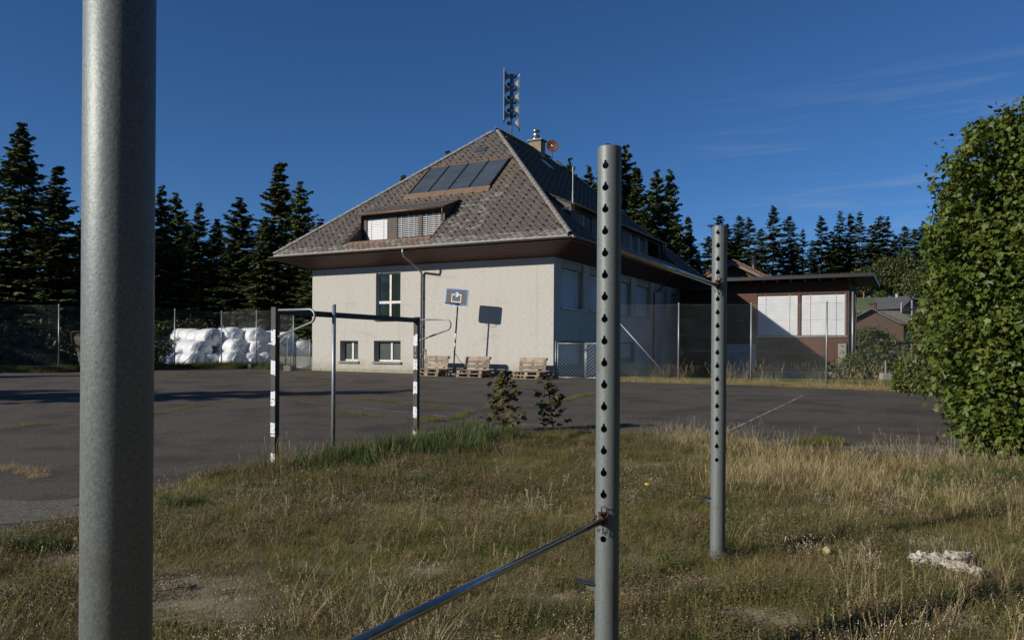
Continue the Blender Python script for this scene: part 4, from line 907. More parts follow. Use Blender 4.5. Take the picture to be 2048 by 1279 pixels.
# ------------------------------------------------------------------ fences and gates
def netting(m, A, B, za0, za1, zb0, zb1, s, r):
    A, B = Vector(A), Vector(B); L_ = (B-A).length; d = (B-A)/L_; H = za1-za0; nrm = Vector((-d.y, d.x, 0))
    def P(u, v): t = u/L_; return A+d*u+Vector((0, 0, (za0+(zb0-za0)*t)+v))
    c = -H
    while c < L_+H:
        for sg in (1, -1):
            # v = sg*(u-c) in [0,H]
            if sg == 1: u0, u1 = c, c+H
            else: u0, u1 = c-H, c
            a, b = max(0, u0), min(L_, u1)
            if b-a < .01: continue
            va = (a-c)*sg; vb = (b-c)*sg
            p, q = P(a, va), P(b, vb); dd = (q-p).normalized(); up = dd.cross(nrm)
            V_ = [e+nrm*(r*math.cos(k))+up*(r*math.sin(k)) for e in (p, q) for k in (0, 2.09, 4.19)]
            m.add(V_, [(0, 1, 4, 3), (1, 2, 5, 4), (2, 0, 3, 5)])
        c += s
def fence(name, label, pts, H, s, r, braces=(), wires=6, postr=.03, cap=True):
    x0, y0 = pts[0]; t = thing(name, label, 'wire fence', (x0, y0, 0))
    W_ = [(x-x0, y-y0, float(gbase(x, y))) for x, y in pts]
    for i, (x, y, z) in enumerate(W_):
        m = MB(); m.tube([(x, y, z-.1), (x, y, z+H)], postr, 12); p = m.build('fence_post', M['galv_fine'], t, smooth=True)
        m = MB(); m.lathe([(postr+.006, -.03), (postr+.006, 0), (postr*.6, .02), (0, .026)], (x, y, z+H), 12); m.build('post_cap', M['galv_fine'], p, smooth=True)
    m = MB()
    for a, b in zip(W_[:-1], W_[1:]): netting(m, (a[0], a[1], 0), (b[0], b[1], 0), a[2]+.02, a[2]+H-.03, b[2]+.02, b[2]+H-.03, s, r)
    m.build('wire_netting', M['wire'], t, kind='stuff')
    for k in range(wires):
        m = MB(); zz = .06+(H-.1)*k/(wires-1)
        for a, b in zip(W_[:-1], W_[1:]):
            mid = [(a[0]+(b[0]-a[0])*q, a[1]+(b[1]-a[1])*q, a[2]+(b[2]-a[2])*q+zz-.03*math.sin(math.pi*q)) for q in (0, .25, .5, .75, 1)]
            m.tube(mid, .0028, 4, cap=False)
        m.build('tension_wire', M['wire'], t)
    for (i, zt, dx, dy) in braces:
        x, y, z = W_[i]; m = MB(); m.tube([(x, y, z+zt), (x+dx, y+dy, z+.05)], .024, 8); m.build('brace', M['galv_fine'], t, smooth=True)
    return t
fence('wire_fence', 'chain-link fence with steel posts along the grass right of the house, before the timber wing',
      [(4.02, 29.62), (6.33, 28.8), (8.94, 28.35), (11.0, 26.5), (13.5, 25.6), (16.2, 24.4), (19, 23)], 3.0, .098, .0017, [(0, 2.45, 2.05, -.75)])
fence('wire_fence', 'tall chain-link fence on the left in front of the white bales and the dark trees',
      [(-28.4, 32.2), (-25.6, 32.6), (-22.8, 33), (-20.03, 33.5), (-18.5, 35.8), (-17.0, 38.2), (-15.41, 40.2), (-13.12, 38.9), (-10.73, 37.2)], 3.0, .075, .0013,
      [(6, 2.3, -1.45, -1.8), (6, 2.3, 2.1, -1.2), (8, 2.2, -2.1, 1.45)], wires=5)
def gate(label, A, B, z0, z1, sgn, nd, group=None, hang=True, thick=.022):
    A, B = Vector(A), Vector(B); L_ = (B-A).length; d = (B-A).normalized()
    t = thing('metal_gate', label, 'gate', (A.x, A.y, z0), math.atan2(d.y, d.x), group); H = z1-z0
    for a, b in (((0, 0, 0), (0, 0, H)), ((L_, 0, 0), (L_, 0, H))): m = MB(); m.tube([a, b], thick*1.25, 8); m.build('gate_stile', M['galv_fine'], t, smooth=True)
    for z in (.04, H-.03): m = MB(); m.tube([(0, 0, z), (L_, 0, z)], thick, 8); m.build('gate_rail', M['galv_fine'], t, smooth=True)
    sp = (L_+H)/nd
    for k in range(1, nd):
        c = k*sp                      # line u + v*? across the rectangle
        u0, v0 = (c, 0) if c < L_ else (L_, c-L_); u1, v1 = (0, c) if c < H else (c-H, H)
        if sgn < 0: u0, u1 = L_-u0, L_-u1
        m = MB(); m.tube([(u0, 0, .04+v0*(H-.07)/H), (u1, 0, .04+v1*(H-.07)/H)], thick*.42, 6); m.build('gate_bar', M['galv_fine'], t)
    if hang:
        m = MB(); m.box((L_ if sgn > 0 else 0, -.03, H*.8), (.07, .05, .1)); m.build('gate_lock', M['darkmetal'], t)
    return t
gate('left leaf of the barred double gate, nearest the house corner', (1.86, 30.62, 0), (2.93, 30.27, 0), .43, 1.87, 1, 17, 'barred gate leaves beside the house corner')
gate('right leaf of the barred double gate, half hidden by the middle bar post', (2.97, 30.25, 0), (3.96, 29.9, 0), .43, 1.87, -1, 16, 'barred gate leaves beside the house corner')
gt = thing('gate_post', 'thin galvanised gate post at the right corner of the house', 'gate post', (1.77, 30.66, .3)); m = MB(); m.tube([(0, 0, 0), (0, 0, 1.62)], .025, 8); m.build('post_tube', M['galv_fine'], gt, smooth=True); m = MB(); m.tube([(0, 0, 1.25), (.12, -.04, 1.25)], .012, 6); m.build('hinge', M['galv_fine'], gt)
gate('single barred gate between the left fence and the left corner of the house', (-10.62, 37.15, 0), (-9.88, 37.05, 0), .62, 2.02, -1, 18)
ds = thing('round_sign', 'round pale disc fixed to the fence post near the left gate', 'sign', (-10.95, 36.95, .5)); m = MB(); m.tube([(0, 0, 0), (0, 0, 1.9)], .02, 8); m.build('sign_pole', M['galv_fine'], ds); 
m = MB(); m.tube([(0, -.03, 1.74), (0, -.05, 1.74)], .15, 24); m.build('disc', M['palepanel'], ds, smooth=False)
m = MB(); m.box((0, 0, .12), (.34, .3, .26)); o = tag(m.build('concrete_block', M['concrete'], loc=(-10.64, 36.0, .5), bevel=.01), 'loose concrete block on the asphalt beside the left gate', 'concrete block')
m = MB(); m.box((0, 0, .12), (.16, .2, .26)); o = tag(m.build('concrete_block', M['concrete'], loc=(-13.2, 38.2, .52), bevel=.01), 'small upright concrete block in the grass at the foot of the fence brace', 'concrete block')
cw = thing('concrete_wall', 'low wall of grey concrete panels behind the left gate', 'wall', (-12.8, 40.8, .4))
for k in range(5): m = MB(); m.box((.46+k*.94, -.1*k, .36), (.92, .12, .74), Matrix.Rotation(-.1, 3, 'Z')); m.build('panel', M['concrete'], cw, bevel=.01)
cb = thing('wooden_trailer_box', 'old wooden box trailer with slanting plank sides behind the left fence', 'trailer', (-20.95, 36.2, .5), .1)
for k in range(6):
    z = .15+k*.24; dx = .05*k; m = MB(); m.b2(.28-dx, 2.6, -.02, .03, z, z+.22); m.build('side_plank', M['crate'], cb)
m = MB(); m.tube([(.25, -.04, 1.05), (-.05, -.04, 1.25), (-.1, -.04, 1.75), (-.05, -.04, 1.8), (2.7, -.04, 1.8)], .03, 6); m.b2(-.1, 2.7, .0, .05, 1.3, 1.74); m.build('rim', M['oldwood'], cb)
for xx in (.35, 1.0, 1.7): m = MB(); m.b2(xx, xx+.1, -.05, -.021, .1, 1.3); m.build('stake', M['crate'], cb)
m = MB(); m.b2(.3, 2.6, .05, 1.5, .3, 1.3); m.build('inner_box', M['oldwood'], cb)

# ------------------------------------------------------------------ wrapped bales
def bale_mesh(seed):
    n, k = 40, 18; V = []; rs_ = random.Random(seed)
    prof = []
    for j in range(k+1):
        t = j/k; x = -.60+1.2*(.5-.5*math.cos(math.pi*t)); e = abs(x/.6); r = .56*(1-max(0, (e-.6)/.4)**2.4*.5)
        prof.append((x, r))
    prof = [(-.63, .0), (-.625, .3)]+prof+[(.625, .3), (.63, .0)]
    kk = len(prof)
    for (x, r) in prof:
        for i in range(n):
            a = 2*math.pi*i/n; ca, sa = math.cos(a), math.sin(a)
            pl = .012*math.sin(a*17+seed)*(1 if abs(x) > .4 and r > .1 else .15)+.006*math.sin(a*5+x*6+seed*2)+.006*math.sin(x*24+a*3+seed)
            rr = max(0, r+(pl if r > .05 else 0)); z = rr*sa
            z = z*.84 if z < 0 else z*.92
            V.append((x+.01*math.sin(a*7+seed)*(r > .3), rr*ca*1.05, z))
    F_ = [(i*n+j, i*n+(j+1) % n, (i+1)*n+(j+1) % n, (i+1)*n+j) for i in range(kk-1) for j in range(n)]
    return npmesh('bale', V, np.array(F_), np.full(len(F_), 4), M['wrap'], smooth=True)
bmesh_ = [bale_mesh(s) for s in range(4)]
ordn = ['first', 'second', 'third', 'fourth', 'fifth', 'sixth']
brow = [('top row of the left stack', 421, 677, 42.8, 4, 1.0), ('middle row of the left stack', 397, 699, 42.2, 6, 1.0), ('bottom row of the left stack', 387, 721, 41.8, 6, 1.0),
        ('top row above the fence brace foot', 465, 675, 43.4, 3, .96), ('middle row between the two fence braces', 473, 698, 42.6, 3, 1.0), ('bottom row between the two fence braces', 467, 720, 42.0, 3, 1.0),
        ('top row left of the third post', 512, 674, 43.6, 3, 1.0), ('middle row left of the third post', 514, 699, 43.0, 2, 1.0), ('bottom row left of the third post', 500, 722, 42.4, 2, .95), ('low bale row by the brace crossing', 420, 723, 42.2, 1, .8),
        ('top row right of the third post', 541, 677, 44.2, 3, .92), ('middle row right of the third post', 543, 700, 43.6, 2, .95), ('bottom row right of the third post', 531, 721, 43.0, 2, .95),
        ('shaded top row behind the goal post', 574, 680, 45.2, 2, .95), ('shaded lower row behind the goal post', 574, 705, 44.8, 2, 1.0), ('shaded row behind the left gate', 600, 700, 45.0, 2, 1.2)]
ax = Vector((.72, -.69, 0)).normalized()
for bi, (nm, px, py, Y, cnt, sc_) in enumerate(brow):
    X = (px-1024)/F_PX*Y; Z = 1.6+(694-py)/F_PX*Y
    for i in range(cnt):
        o = bpy.data.objects.new('wrapped_bale', bmesh_[(i+bi*3) % 4]); col.objects.link(o); p = Vector((X, Y, Z))-ax*(1.2*i)
        o.location = (p.x+random.uniform(-.06, .06), p.y, p.z+random.uniform(-.05, .05)); q = sc_*random.uniform(.96, 1.05)*1.08
        o.scale = (q*.95, q, q*random.uniform(.92, 1.02)); o.rotation_euler = (random.uniform(-.3, .3), random.uniform(-.05, .05), math.atan2(ax.y, ax.x)+random.uniform(-.12, .12))
        tag(o, f'white wrapped bale, {ordn[i]} from the front, {nm}', 'silage bale', 'white wrapped bales heaped behind the left fence')

# ------------------------------------------------------------------ trees
def conifer_mesh(seed, H=16., Rm=2.6, base=.05, dens=1., rounded=False, ragged=.25, name='crown', m='needle', nw=1.):
    r_ = np.random.default_rng(seed); V = []; 
    z = H*base; 
    while z < H*.985:
        t = z/H; u = (t-base)/(1-base)
        if rounded: prof = Rm*(1-max(0, u)**2.6)*(.72+.28*u)*(.9 if u < .9 else .8)
        else: prof = Rm*((1-u)**.82)
        prof = max(prof, .12)*min(1, .55+u*4)
        nb_ = max(4, int((5+prof*2.2)*dens)); a0 = r_.random()*6.28
        gap = r_.random() < ragged*.4
        for k in range(nb_):
            a = a0+6.283*k/nb_+r_.normal()*.25; L_ = prof*r_.uniform(.62, 1.12)*(.6 if gap else 1)
            if r_.random() < ragged*.5: L_ *= r_.uniform(.3, .8)
            up = (.35 if u > .7 else .02)-.42*(1-u); ca, sa = math.cos(a), math.sin(a); sx_, sy_ = -sa, ca
            zz0 = z+r_.normal()*.30; n_ = max(3, int((3+L_*5.0)*dens))
            for j in range(n_):
                f = (j+.6)/n_; f = f**.8; rr = L_*f; zc = zz0+up*rr+.16*rr*rr/max(L_, .3)*.9
                ls = (.22+.42*(1-f)*min(1, L_/1.6))*nw**.5*r_.uniform(.7, 1.3); w_ = r_.uniform(.07, .13)*nw
                for sg in ((-1, 1) if j % 3 else (-1, 1, 0)):
                    cx, cy_ = rr*ca, rr*sa
                    if sg == 0: dx, dy, dz = ca*ls*.8, sa*ls*.8, r_.uniform(-.12, .05)
                    else:
                        sp_ = r_.uniform(.5, 1.0); dx = (sx_*sg*sp_+ca*.55)*ls; dy = (sy_*sg*sp_+sa*.55)*ls; dz = -ls*r_.uniform(.05, .55)
                    px_, py_ = -dy, dx; q = math.hypot(px_, py_)+1e-6; px_, py_ = px_/q*w_, py_/q*w_; hz = r_.uniform(-.07, .07)
                    V += [(cx-px_, cy_-py_, zc-hz), (cx+px_, cy_+py_, zc+hz), (cx+dx*.6+px_*.9, cy_+dy*.6+py_*.9, zc+dz*.6+hz), (cx+dx, cy_+dy, zc+dz), (cx+dx*.5-px_, cy_+dy*.5-py_, zc+dz*.5-hz)]
        z += (.26+.30*(1-u))*r_.uniform(.8, 1.25)/max(.6, dens)**.5
    for k in range(5): a = k*1.3; V += [(0, 0, H*.955), (.07*math.cos(a), .07*math.sin(a), H*.96), (.05*math.cos(a), .05*math.sin(a), H*.985), (0, 0, H), (-.02, 0, H*.97)]
    n5 = len(V)//5; return npmesh(name, V, np.arange(n5*5), np.full(n5, 5), M[m])
def trunk_mesh(H, r, seed=0, name='trunk', limbs=0, crown=None):
    rs_ = random.Random(seed); m = MB()
    m.tube([(0, 0, -.3), (.02, 0, H*.3), (-.02, .02, H*.6), (0, 0, H*.97)], r, 8, r2=.02)
    for k in range(limbs):
        z = H*rs_.uniform(.1, .55); a = rs_.random()*6.28; l = rs_.uniform(.5, 1.4); m.tube([(0, 0, z), (l*math.cos(a), l*math.sin(a), z+rs_.uniform(-.4, .1))], .025, 4, r2=.008)
    me = bpy.data.meshes.new(name); me.from_pydata(m.v, [], m.f); me.materials.append(M['bark']); return me
CV = [conifer_mesh(1, 16, 3.7, .03, 1.15), conifer_mesh(2, 16, 3.0, .04, 1.15, False, .4), conifer_mesh(3, 16, 3.1, .05, 1.1, True, .5), conifer_mesh(4, 16, 2.9, .06, 1.1, False, .6), conifer_mesh(5, 16, 2.4, .62, 1.2, True, .3)]
FV = [conifer_mesh(11, 16, 2.7, .22, .8, False, .4, m='needle_far', nw=1.5), conifer_mesh(12, 16, 2.4, .26, .8, True, .5, m='needle_far', nw=1.5), conifer_mesh(13, 16, 2.3, .2, .75, False, .6, m='needle_far', nw=1.4), conifer_mesh(14, 16, 2.8, .28, .8, True, .6, m='needle_far', nw=1.5)]
TM = [trunk_mesh(16, .20, i, limbs=12) for i in range(3)]
ntree = [0]
def conifer(x, y, H, label, var, group, wd=1., far=False, rz=None):
    z = G1(x, y); o = thing('conifer_tree', label, 'tree', (x, y, z-.05), random.random()*6.28 if rz is None else rz, group); i = ntree[0]; ntree[0] += 1
    me = (FV if far else CV)[var]; c = link(me, 'crown', o); s = H/16; c.scale = (s**.6*wd, s**.6*wd, s)
    t = link(TM[i % 3], 'trunk', o); t.scale = (max(.6, s), max(.6, s), s*.98); return o
def px2(px, Y, py=None):
    X = (px-1024)/F_PX*Y; return X
def topH(px, py, Y): X = px2(px, Y); return X, (697.6+.0064*(px-1024)-py)/F_PX*Y+1.6-G1(X, Y)
CN = ['dense dark spruce', 'slender dark spruce', 'round-topped dark fir', 'ragged thin spruce']
def trow(lst, where, group, far=False):
    for i, (px, py, Y, var, wd, extra) in enumerate(lst):
        X, H = topH(px, py, Y); conifer(X, Y, H, f'{CN[var]} {extra}', var, group, wd, far)
trow([(40, 250, 47, 0, 1.25, 'at the far left, tallest of the left wood'), (112, 328, 46, 1, 1.3, 'just right of the tallest one at the far left'),
      (-60, 300, 49, 2, 1.2, 'cut by the left edge of the view'), (168, 425, 50, 2, 1.1, 'low, beside the left edge of the nearest post'), (215, 400, 52, 0, 1.1, 'mostly behind the nearest post'),
      (275, 415, 52, 1, 1.1, 'hidden behind the right half of the nearest post'), (322, 374, 51, 3, 1.15, 'just right of the nearest post'), (350, 383, 53, 2, 1.1, 'second right of the nearest post'),
      (397, 408, 50, 3, 1.2, 'with a thin tip above the left bales'), (432, 440, 52, 0, 1.1, 'low in the gap above the middle bales'), (478, 392, 50, 2, 1.3, 'with a broad head above the bale heap'),
      (528, 440, 49, 0, 1.1, 'small, between the broad head and the tall pair'), (556, 321, 51, 1, 1.35, 'tall, left one of the pair beside the house'), (598, 360, 50, 2, 1.05, 'right one of the tall pair beside the house'),
      (640, 440, 47, 0, 1.2, 'behind the left corner of the house'), (806, 346, 62, 1, 1.1, 'showing only its tip over the left roof slope'), (893, 306, 64, 3, 1.1, 'with a thin tip just over the left hip')],
     '', 'conifers of the left wood')
rs2 = random.Random(5)
for k in range(26):       # second rank deeper in the wood, dark behind the first
    px = -120+k*31+rs2.uniform(-10, 10); Y = rs2.uniform(54, 66); py = rs2.uniform(440, 520)
    X, H = topH(px, py, Y); conifer(X, Y, H, 'dark conifer deep in the left wood, its top lost among the others', rs2.choice([0, 1, 2, 3]), 'dark conifers deep in the left wood', 1.3)
for k in range(11):       # wood to the left of the view
    X = -42-rs2.uniform(0, 12); Y = 17+k*3.2+rs2.uniform(-1, 1)
    conifer(X, Y, rs2.uniform(13, 16), 'conifer of the wood beyond the left edge of the view', rs2.choice([0, 1, 2]), 'conifers beyond the left edge of the view', 1.2)
for (sx3, sy3, H) in ((-2.5, 23.9, 11), (-6.5, 23.5, 11), (-10, 22.9, 10), (-12.5, 23.2, 11), (-15, 22.2, 10), (-17, 23, 10.5)):   # high-crowned pines whose tops shade the court
    q = H*math.hypot(SUNV.x, SUNV.y)/-SUNV.z; dn = math.hypot(SUNV.x, SUNV.y)
    conifer(sx3-SUNV.x/dn*q, sy3-SUNV.y/dn*q, H, 'high-crowned pine beyond the left edge of the view', 4, 'pines beyond the left edge of the view', .9)
for (X, Y, H) in ((16, -12, 17), (22, -5, 18), (10, -16, 18), (4, -19, 19), (-3, -20, 18), (24, 3, 17), (-9, -22, 17), (19, -18, 20), (27, 10, 18), (12, -24, 20), (26, -12, 20), (0, -26, 20), (22, 8, 13), (18, 1, 12)):  # unseen ring added to dim the sky light and darken the posts' far sides
    conifer(X, Y, H, 'unseen conifer added behind the viewer to cut sky light', rs2.choice([0, 1, 2]), 'added conifers behind the viewer', 1.3)
trow([(1137, 313, 60, 2, .8, 'with a small round head above the ridge end'), (1176, 330, 58, 2, .9, 'left of the middle post, above the far hip'), (1214, 292, 60, 0, 1.1, 'behind the top of the middle post'),
      (1248, 288, 61, 2, 1.15, 'tallest, just right of the middle post'), (1272, 330, 56, 1, 1.1, 'second right of the middle post'), (1311, 338, 58, 2, 1.1, 'dense, above the side dormer'),
      (1338, 343, 61, 3, 1.25, 'thin and airy, above the side dormer end'), (1375, 430, 56, 1, 1.0, 'slender, beside the open sky gap'), (1395, 505, 60, 0, .9, 'small, at the foot of the sky gap'), (1350, 440, 55, 0, 1.1, 'low and dense behind the far hip'),
      (1290, 420, 54, 1, 1.2, 'low behind the side dormer roof')],
     '', 'conifers behind the house')
rid = [(1416, 470, 3), (1437, 428, 3), (1452, 447, 1), (1477, 431, 1), (1497, 433, 0), (1520, 455, 3), (1545, 409, 0), (1577, 431, 1), (1604, 458, 2), (1622, 480, 2), (1641, 430, 0), (1662, 460, 3), (1678, 422, 2), (1700, 426, 0), (1718, 423, 2), (1742, 448, 3),
       (1759, 431, 1), (1773, 433, 2), (1790, 470, 1), (1808, 452, 1), (1829, 455, 3), (1846, 440, 0), (1868, 462, 1), (1890, 455, 3), (1915, 450, 0), (1940, 460, 1), (1970, 455, 2)]
desc = ['spire-topped', 'round-headed', 'thin-crowned', 'broad-headed']
ZN = [(0, 1508, 'above the clay-tiled gable'), (1508, 1598, 'above the left blind'), (1598, 1695, 'above the right blind'), (1695, 1752, 'above the right end of the wing roof'), (1752, 1852, 'above the farmhouse'), (1852, 3000, 'beside the maple')]
def ridge_label(px, var):
    a, b, nm = [q for q in ZN if q[0] <= px < q[1]][0]; same = sorted(q[0] for q in rid if a <= q[0] < b); k = same.index(px)
    return f"{desc[var]} ridge conifer, {['first', 'second', 'third', 'fourth', 'fifth', 'sixth'][k]} from the left {nm}"
for i, (px, py, var) in enumerate(rid):
    Y = 118+rs2.uniform(-5, 6); X, H = topH(px, py, Y)
    conifer(X, Y, H, ridge_label(px, var), var, 'conifers along the far ridge', 1.45, True)
for i in range(48):
    px = 1395+i*13+rs2.uniform(-8, 8); py = rs2.uniform(470, 545); Y = rs2.uniform(124, 138); X, H = topH(px, py, Y)
    conifer(X, Y, H, 'thin conifer in the back rank of the far ridge', rs2.choice([0, 1, 2, 3]), 'back rank of ridge conifers', 1.5, True)

def leaf_cloud(blobs, n, size, seed, leaf='oval', shell=.35, droop=.5, gaps=0., n0=None):
    """blobs: (x,y,z,rx,ry,rz); returns placed leaf matrices as centre, normal, along"""
    r_ = np.random.default_rng(seed); w_ = np.array([b[3]*b[4]+b[4]*b[5]+b[3]*b[5] for b in blobs]); idx = r_.choice(len(blobs), n, p=w_/w_.sum()); B = np.array(blobs)[idx]
    d = r_.normal(size=(n, 3)); d /= np.linalg.norm(d, axis=1)[:, None]
    lump = 1+.42*(fbm(d[:, 0]*3+idx*7, d[:, 1]*3+d[:, 2]*4, seed)-.5)*2+.30*(fbm(d[:, 0]*9+idx*5, d[:, 2]*9+d[:, 1]*5, seed+2)-.5)*2
    rad = (1-shell*r_.random(n)**1.5)*lump
    P = B[:, :3]+d*rad[:, None]*B[:, 3:6]
    out_ = d*np.array([1, 1, 1.]); nrm = out_*.5+np.array([0, 0, .5])+r_.normal(size=(n, 3))*.62; nrm /= np.linalg.norm(nrm, axis=1)[:, None]
    al = out_*.5+np.array([0, 0, -droop])+r_.normal(size=(n, 3))*.5; al -= nrm*(al*nrm).sum(1)[:, None]; al /= np.linalg.norm(al, axis=1)[:, None]
    return P, nrm, al, size*r_.uniform(.6, 1.25, n)
MAPLE = np.array([(0, 0, 0), (.16, -.05, .02), (.42, -.02, .0), (.30, .14, .02), (.56, .34, -.03), (.36, .40, .02), (.30, .52, .03), (.16, .62, .0), (0, 1.0, -.08), (-.16, .62, .0), (-.30, .52, .03), (-.36, .40, .02), (-.56, .34, -.03), (-.30, .14, .02), (-.42, -.02, 0), (-.16, -.05, .02)])
OVAL = np.array([(0, 0, 0), (.22, .25, .04), (.2, .65, .03), (0, 1, -.08), (-.2, .65, .03), (-.22, .25, .04)])
MF = [(0, 1, 2, 3), (0, 3, 4, 5, 6, 7), (0, 7, 8), (0, 8, 9), (0, 9, 10, 11, 12, 13), (0, 13, 14, 15)]
OF = [(0, 1, 2, 3), (0, 3, 4, 5)]
def leaves_mesh(name, P, nrm, al, sz, shape, faces, m):
    bx = np.cross(al, nrm); n = len(P); k = len(shape)
    V = P[:, None, :]+sz[:, None, None]*(shape[None, :, 0, None]*bx[:, None, :]+shape[None, :, 1, None]*al[:, None, :]+shape[None, :, 2, None]*nrm[:, None, :])
    fl = np.array([i for f in faces for i in f]); sizes = np.array([len(f) for f in faces])
    Fa = (np.arange(n)[:, None]*k+fl[None, :]).ravel(); return npmesh(name, V.reshape(-1, 3), Fa, np.tile(sizes, n), m)
def leaf_objs(parent, P, nrm, al, sz, shape, faces, m, cnt):
    base = npmesh('leaf', shape, [i for f in faces for i in f], [len(f) for f in faces], m)
    for i in range(cnt):
        bx = np.cross(al[i], nrm[i]); o = bpy.data.objects.new('leaf', base); col.objects.link(o); o.parent = parent
        mt = Matrix(((bx[0]*sz[i], al[i][0]*sz[i], nrm[i][0]*sz[i], P[i][0]), (bx[1]*sz[i], al[i][1]*sz[i], nrm[i][1]*sz[i], P[i][1]), (bx[2]*sz[i], al[i][2]*sz[i], nrm[i][2]*sz[i], P[i][2]), (0, 0, 0, 1))); o.matrix_local = mt
def broadleaf(name, label, cat, x, y, blobs, n, size, seed, shape, faces, m, H, tr=.08, single=0, group=None, shell=.35, droop=.5, stems=1):
    z = G1(x, y); o = thing(name, label, cat, (x, y, z), 0, group)
    P, nr, al, sz = leaf_cloud(blobs, n, size, seed, shell=shell, droop=droop)
    P2 = P.copy(); keep = P2[:, 2] > .03; P, nr, al, sz = P[keep], nr[keep], al[keep], sz[keep]
    if single:
        D = np.linalg.norm(P+np.array([x, y, z])-np.array([0, 0, 1.6]), axis=1); px_ = 1024+(P[:, 0]+x)/(P[:, 1]+y)*F_PX
        D = D+np.where(px_ > 2040, 100, 0); od = np.argsort(D/sz); P, nr, al, sz = P[od], nr[od], al[od], sz[od]
        leaf_objs(o, P[:single], nr[:single], al[:single], sz[:single], shape, faces, m, single)
    c = link(leaves_mesh('foliage', P[single:], nr[single:], al[single:], sz[single:], shape, faces, m), 'foliage', o)
    if single: c['kind'] = 'stuff'
    mb_ = MB(); rs_ = random.Random(seed)
    for s_ in range(stems):
        ox = rs_.uniform(-.25, .25)*(stems > 1); mb_.tube([(ox, ox*.5, -.2), (ox*1.6+.05, ox, H*.35), (ox*2.5, ox*1.5, H*.85)], tr/math.sqrt(stems), 7, r2=.015)
    for b in blobs:
        if b[3] < .42: continue
        bz = max(.2, b[2]*.45); mb_.tube([(0, 0, bz), ((b[0])*.6, (b[1])*.6, (bz+b[2])/2-.1), (b[0]*.9, b[1]*.9, b[2]-b[5]*.3)], tr*.3, 6, r2=.008)
        for q in range(4):
            a = rs_.random()*6.28; mb_.tube([(b[0], b[1], b[2]), (b[0]+b[3]*.45*math.cos(a), b[1]+b[4]*.45*math.sin(a), b[2]+b[5]*rs_.uniform(-.3, .35))], tr*.2, 5, r2=.005)
    mb_.build('trunk', M['bark'], o); return o
def blob(px, py, r, Y, x0, y0, z0, dy=1.):
    return ((px-1024)/F_PX*Y-x0, Y-y0, (702-py)/F_PX*Y+1.6-z0, r/F_PX*Y, r/F_PX*Y*dy, r/F_PX*Y)
tx, ty = 8.35, 11.9; tz = G1(tx, ty)
BL = [blob(2075, 400, 165, 12.2, tx, ty, tz), blob(2055, 315, 100, 12.0, tx, ty, tz), blob(1985, 325, 66, 12.2, tx, ty, tz), blob(1968, 390, 80, 12.4, tx, ty, tz), blob(2010, 470, 130, 12.2, tx, ty, tz), blob(1965, 520, 85, 12.1, tx, ty, tz), blob(2040, 590, 170, 11.9, tx, ty, tz), blob(1940, 620, 72, 12.4, tx, ty, tz),
      blob(2060, 740, 165, 11.6, tx, ty, tz), blob(1975, 720, 95, 11.8, tx, ty, tz), blob(2000, 820, 85, 11.3, tx, ty, tz), blob(1985, 870, 55, 10.9, tx, ty, tz), blob(1945, 850, 40, 11.2, tx, ty, tz), blob(1925, 450, 40, 12.5, tx, ty, tz), blob(2060, 880, 70, 10.8, tx, ty, tz), blob(2150, 600, 200, 11.5, tx, ty, tz), blob(2150, 350, 130, 12, tx, ty, tz)]
rb = random.Random(12)
for k in range(34):
    py = 240+640*rb.random(); ed = np.interp(py, [230, 300, 400, 500, 600, 700, 800, 860, 900], [1990, 1925, 1885, 1880, 1872, 1880, 1915, 1925, 1960])
    BL.append(blob(ed+rb.uniform(-18, 14), py, rb.uniform(12, 30), 12.0+rb.uniform(-.6, .6), tx, ty, tz))
for k in range(10): BL.append(blob(rb.uniform(1985, 2070), rb.uniform(235, 275), rb.uniform(12, 26), 12, tx, ty, tz))
broadleaf('maple_tree', 'big sunlit green maple filling the right edge of the view down to the grass', 'tree', tx, ty, BL, 40000, .088, 21, MAPLE, MF, M['maple'], 5.2, .11, 300, shell=.42, stems=3)
hx, hy = 10.6, 18.0; hzg = G1(hx, hy)
HB = [blob(1905, 640, 62, 18, hx, hy, hzg), blob(1880, 700, 58, 18, hx, hy, hzg), blob(1925, 740, 62, 17.5, hx, hy, hzg), blob(1860, 745, 45, 18.4, hx, hy, hzg), blob(1900, 770, 36, 17, hx, hy, hzg), blob(1950, 560, 60, 18.5, hx, hy, hzg), blob(1990, 680, 90, 18, hx, hy, hzg)]
broadleaf('hazel_shrub', 'dark green shrub with browning leaves between the maple and the fence', 'shrub', hx, hy, HB, 9000, .115, 22, OVAL, OF, M['shrub'], 2.2, .05, 0, shell=.4, stems=4)
vx, vy = 12.8, 24.2; vz = G1(vx, vy)
VB = [blob(1838, 650, 22, 24, vx, vy, vz), blob(1860, 690, 34, 24, vx, vy, vz), blob(1815, 740, 26, 24.5, vx, vy, vz), blob(1850, 765, 26, 23.5, vx, vy, vz), blob(1800, 765, 16, 24, vx, vy, vz), blob(1848, 625, 14, 24, vx, vy, vz), blob(1880, 650, 36, 24, vx, vy, vz)]
broadleaf('climbing_shrub', 'yellow-green shrub climbing the last fence post on the right', 'shrub', vx, vy, VB, 5200, .12, 23, OVAL, OF, M['maple'], 1.8, .04, 0, shell=.5, stems=4)
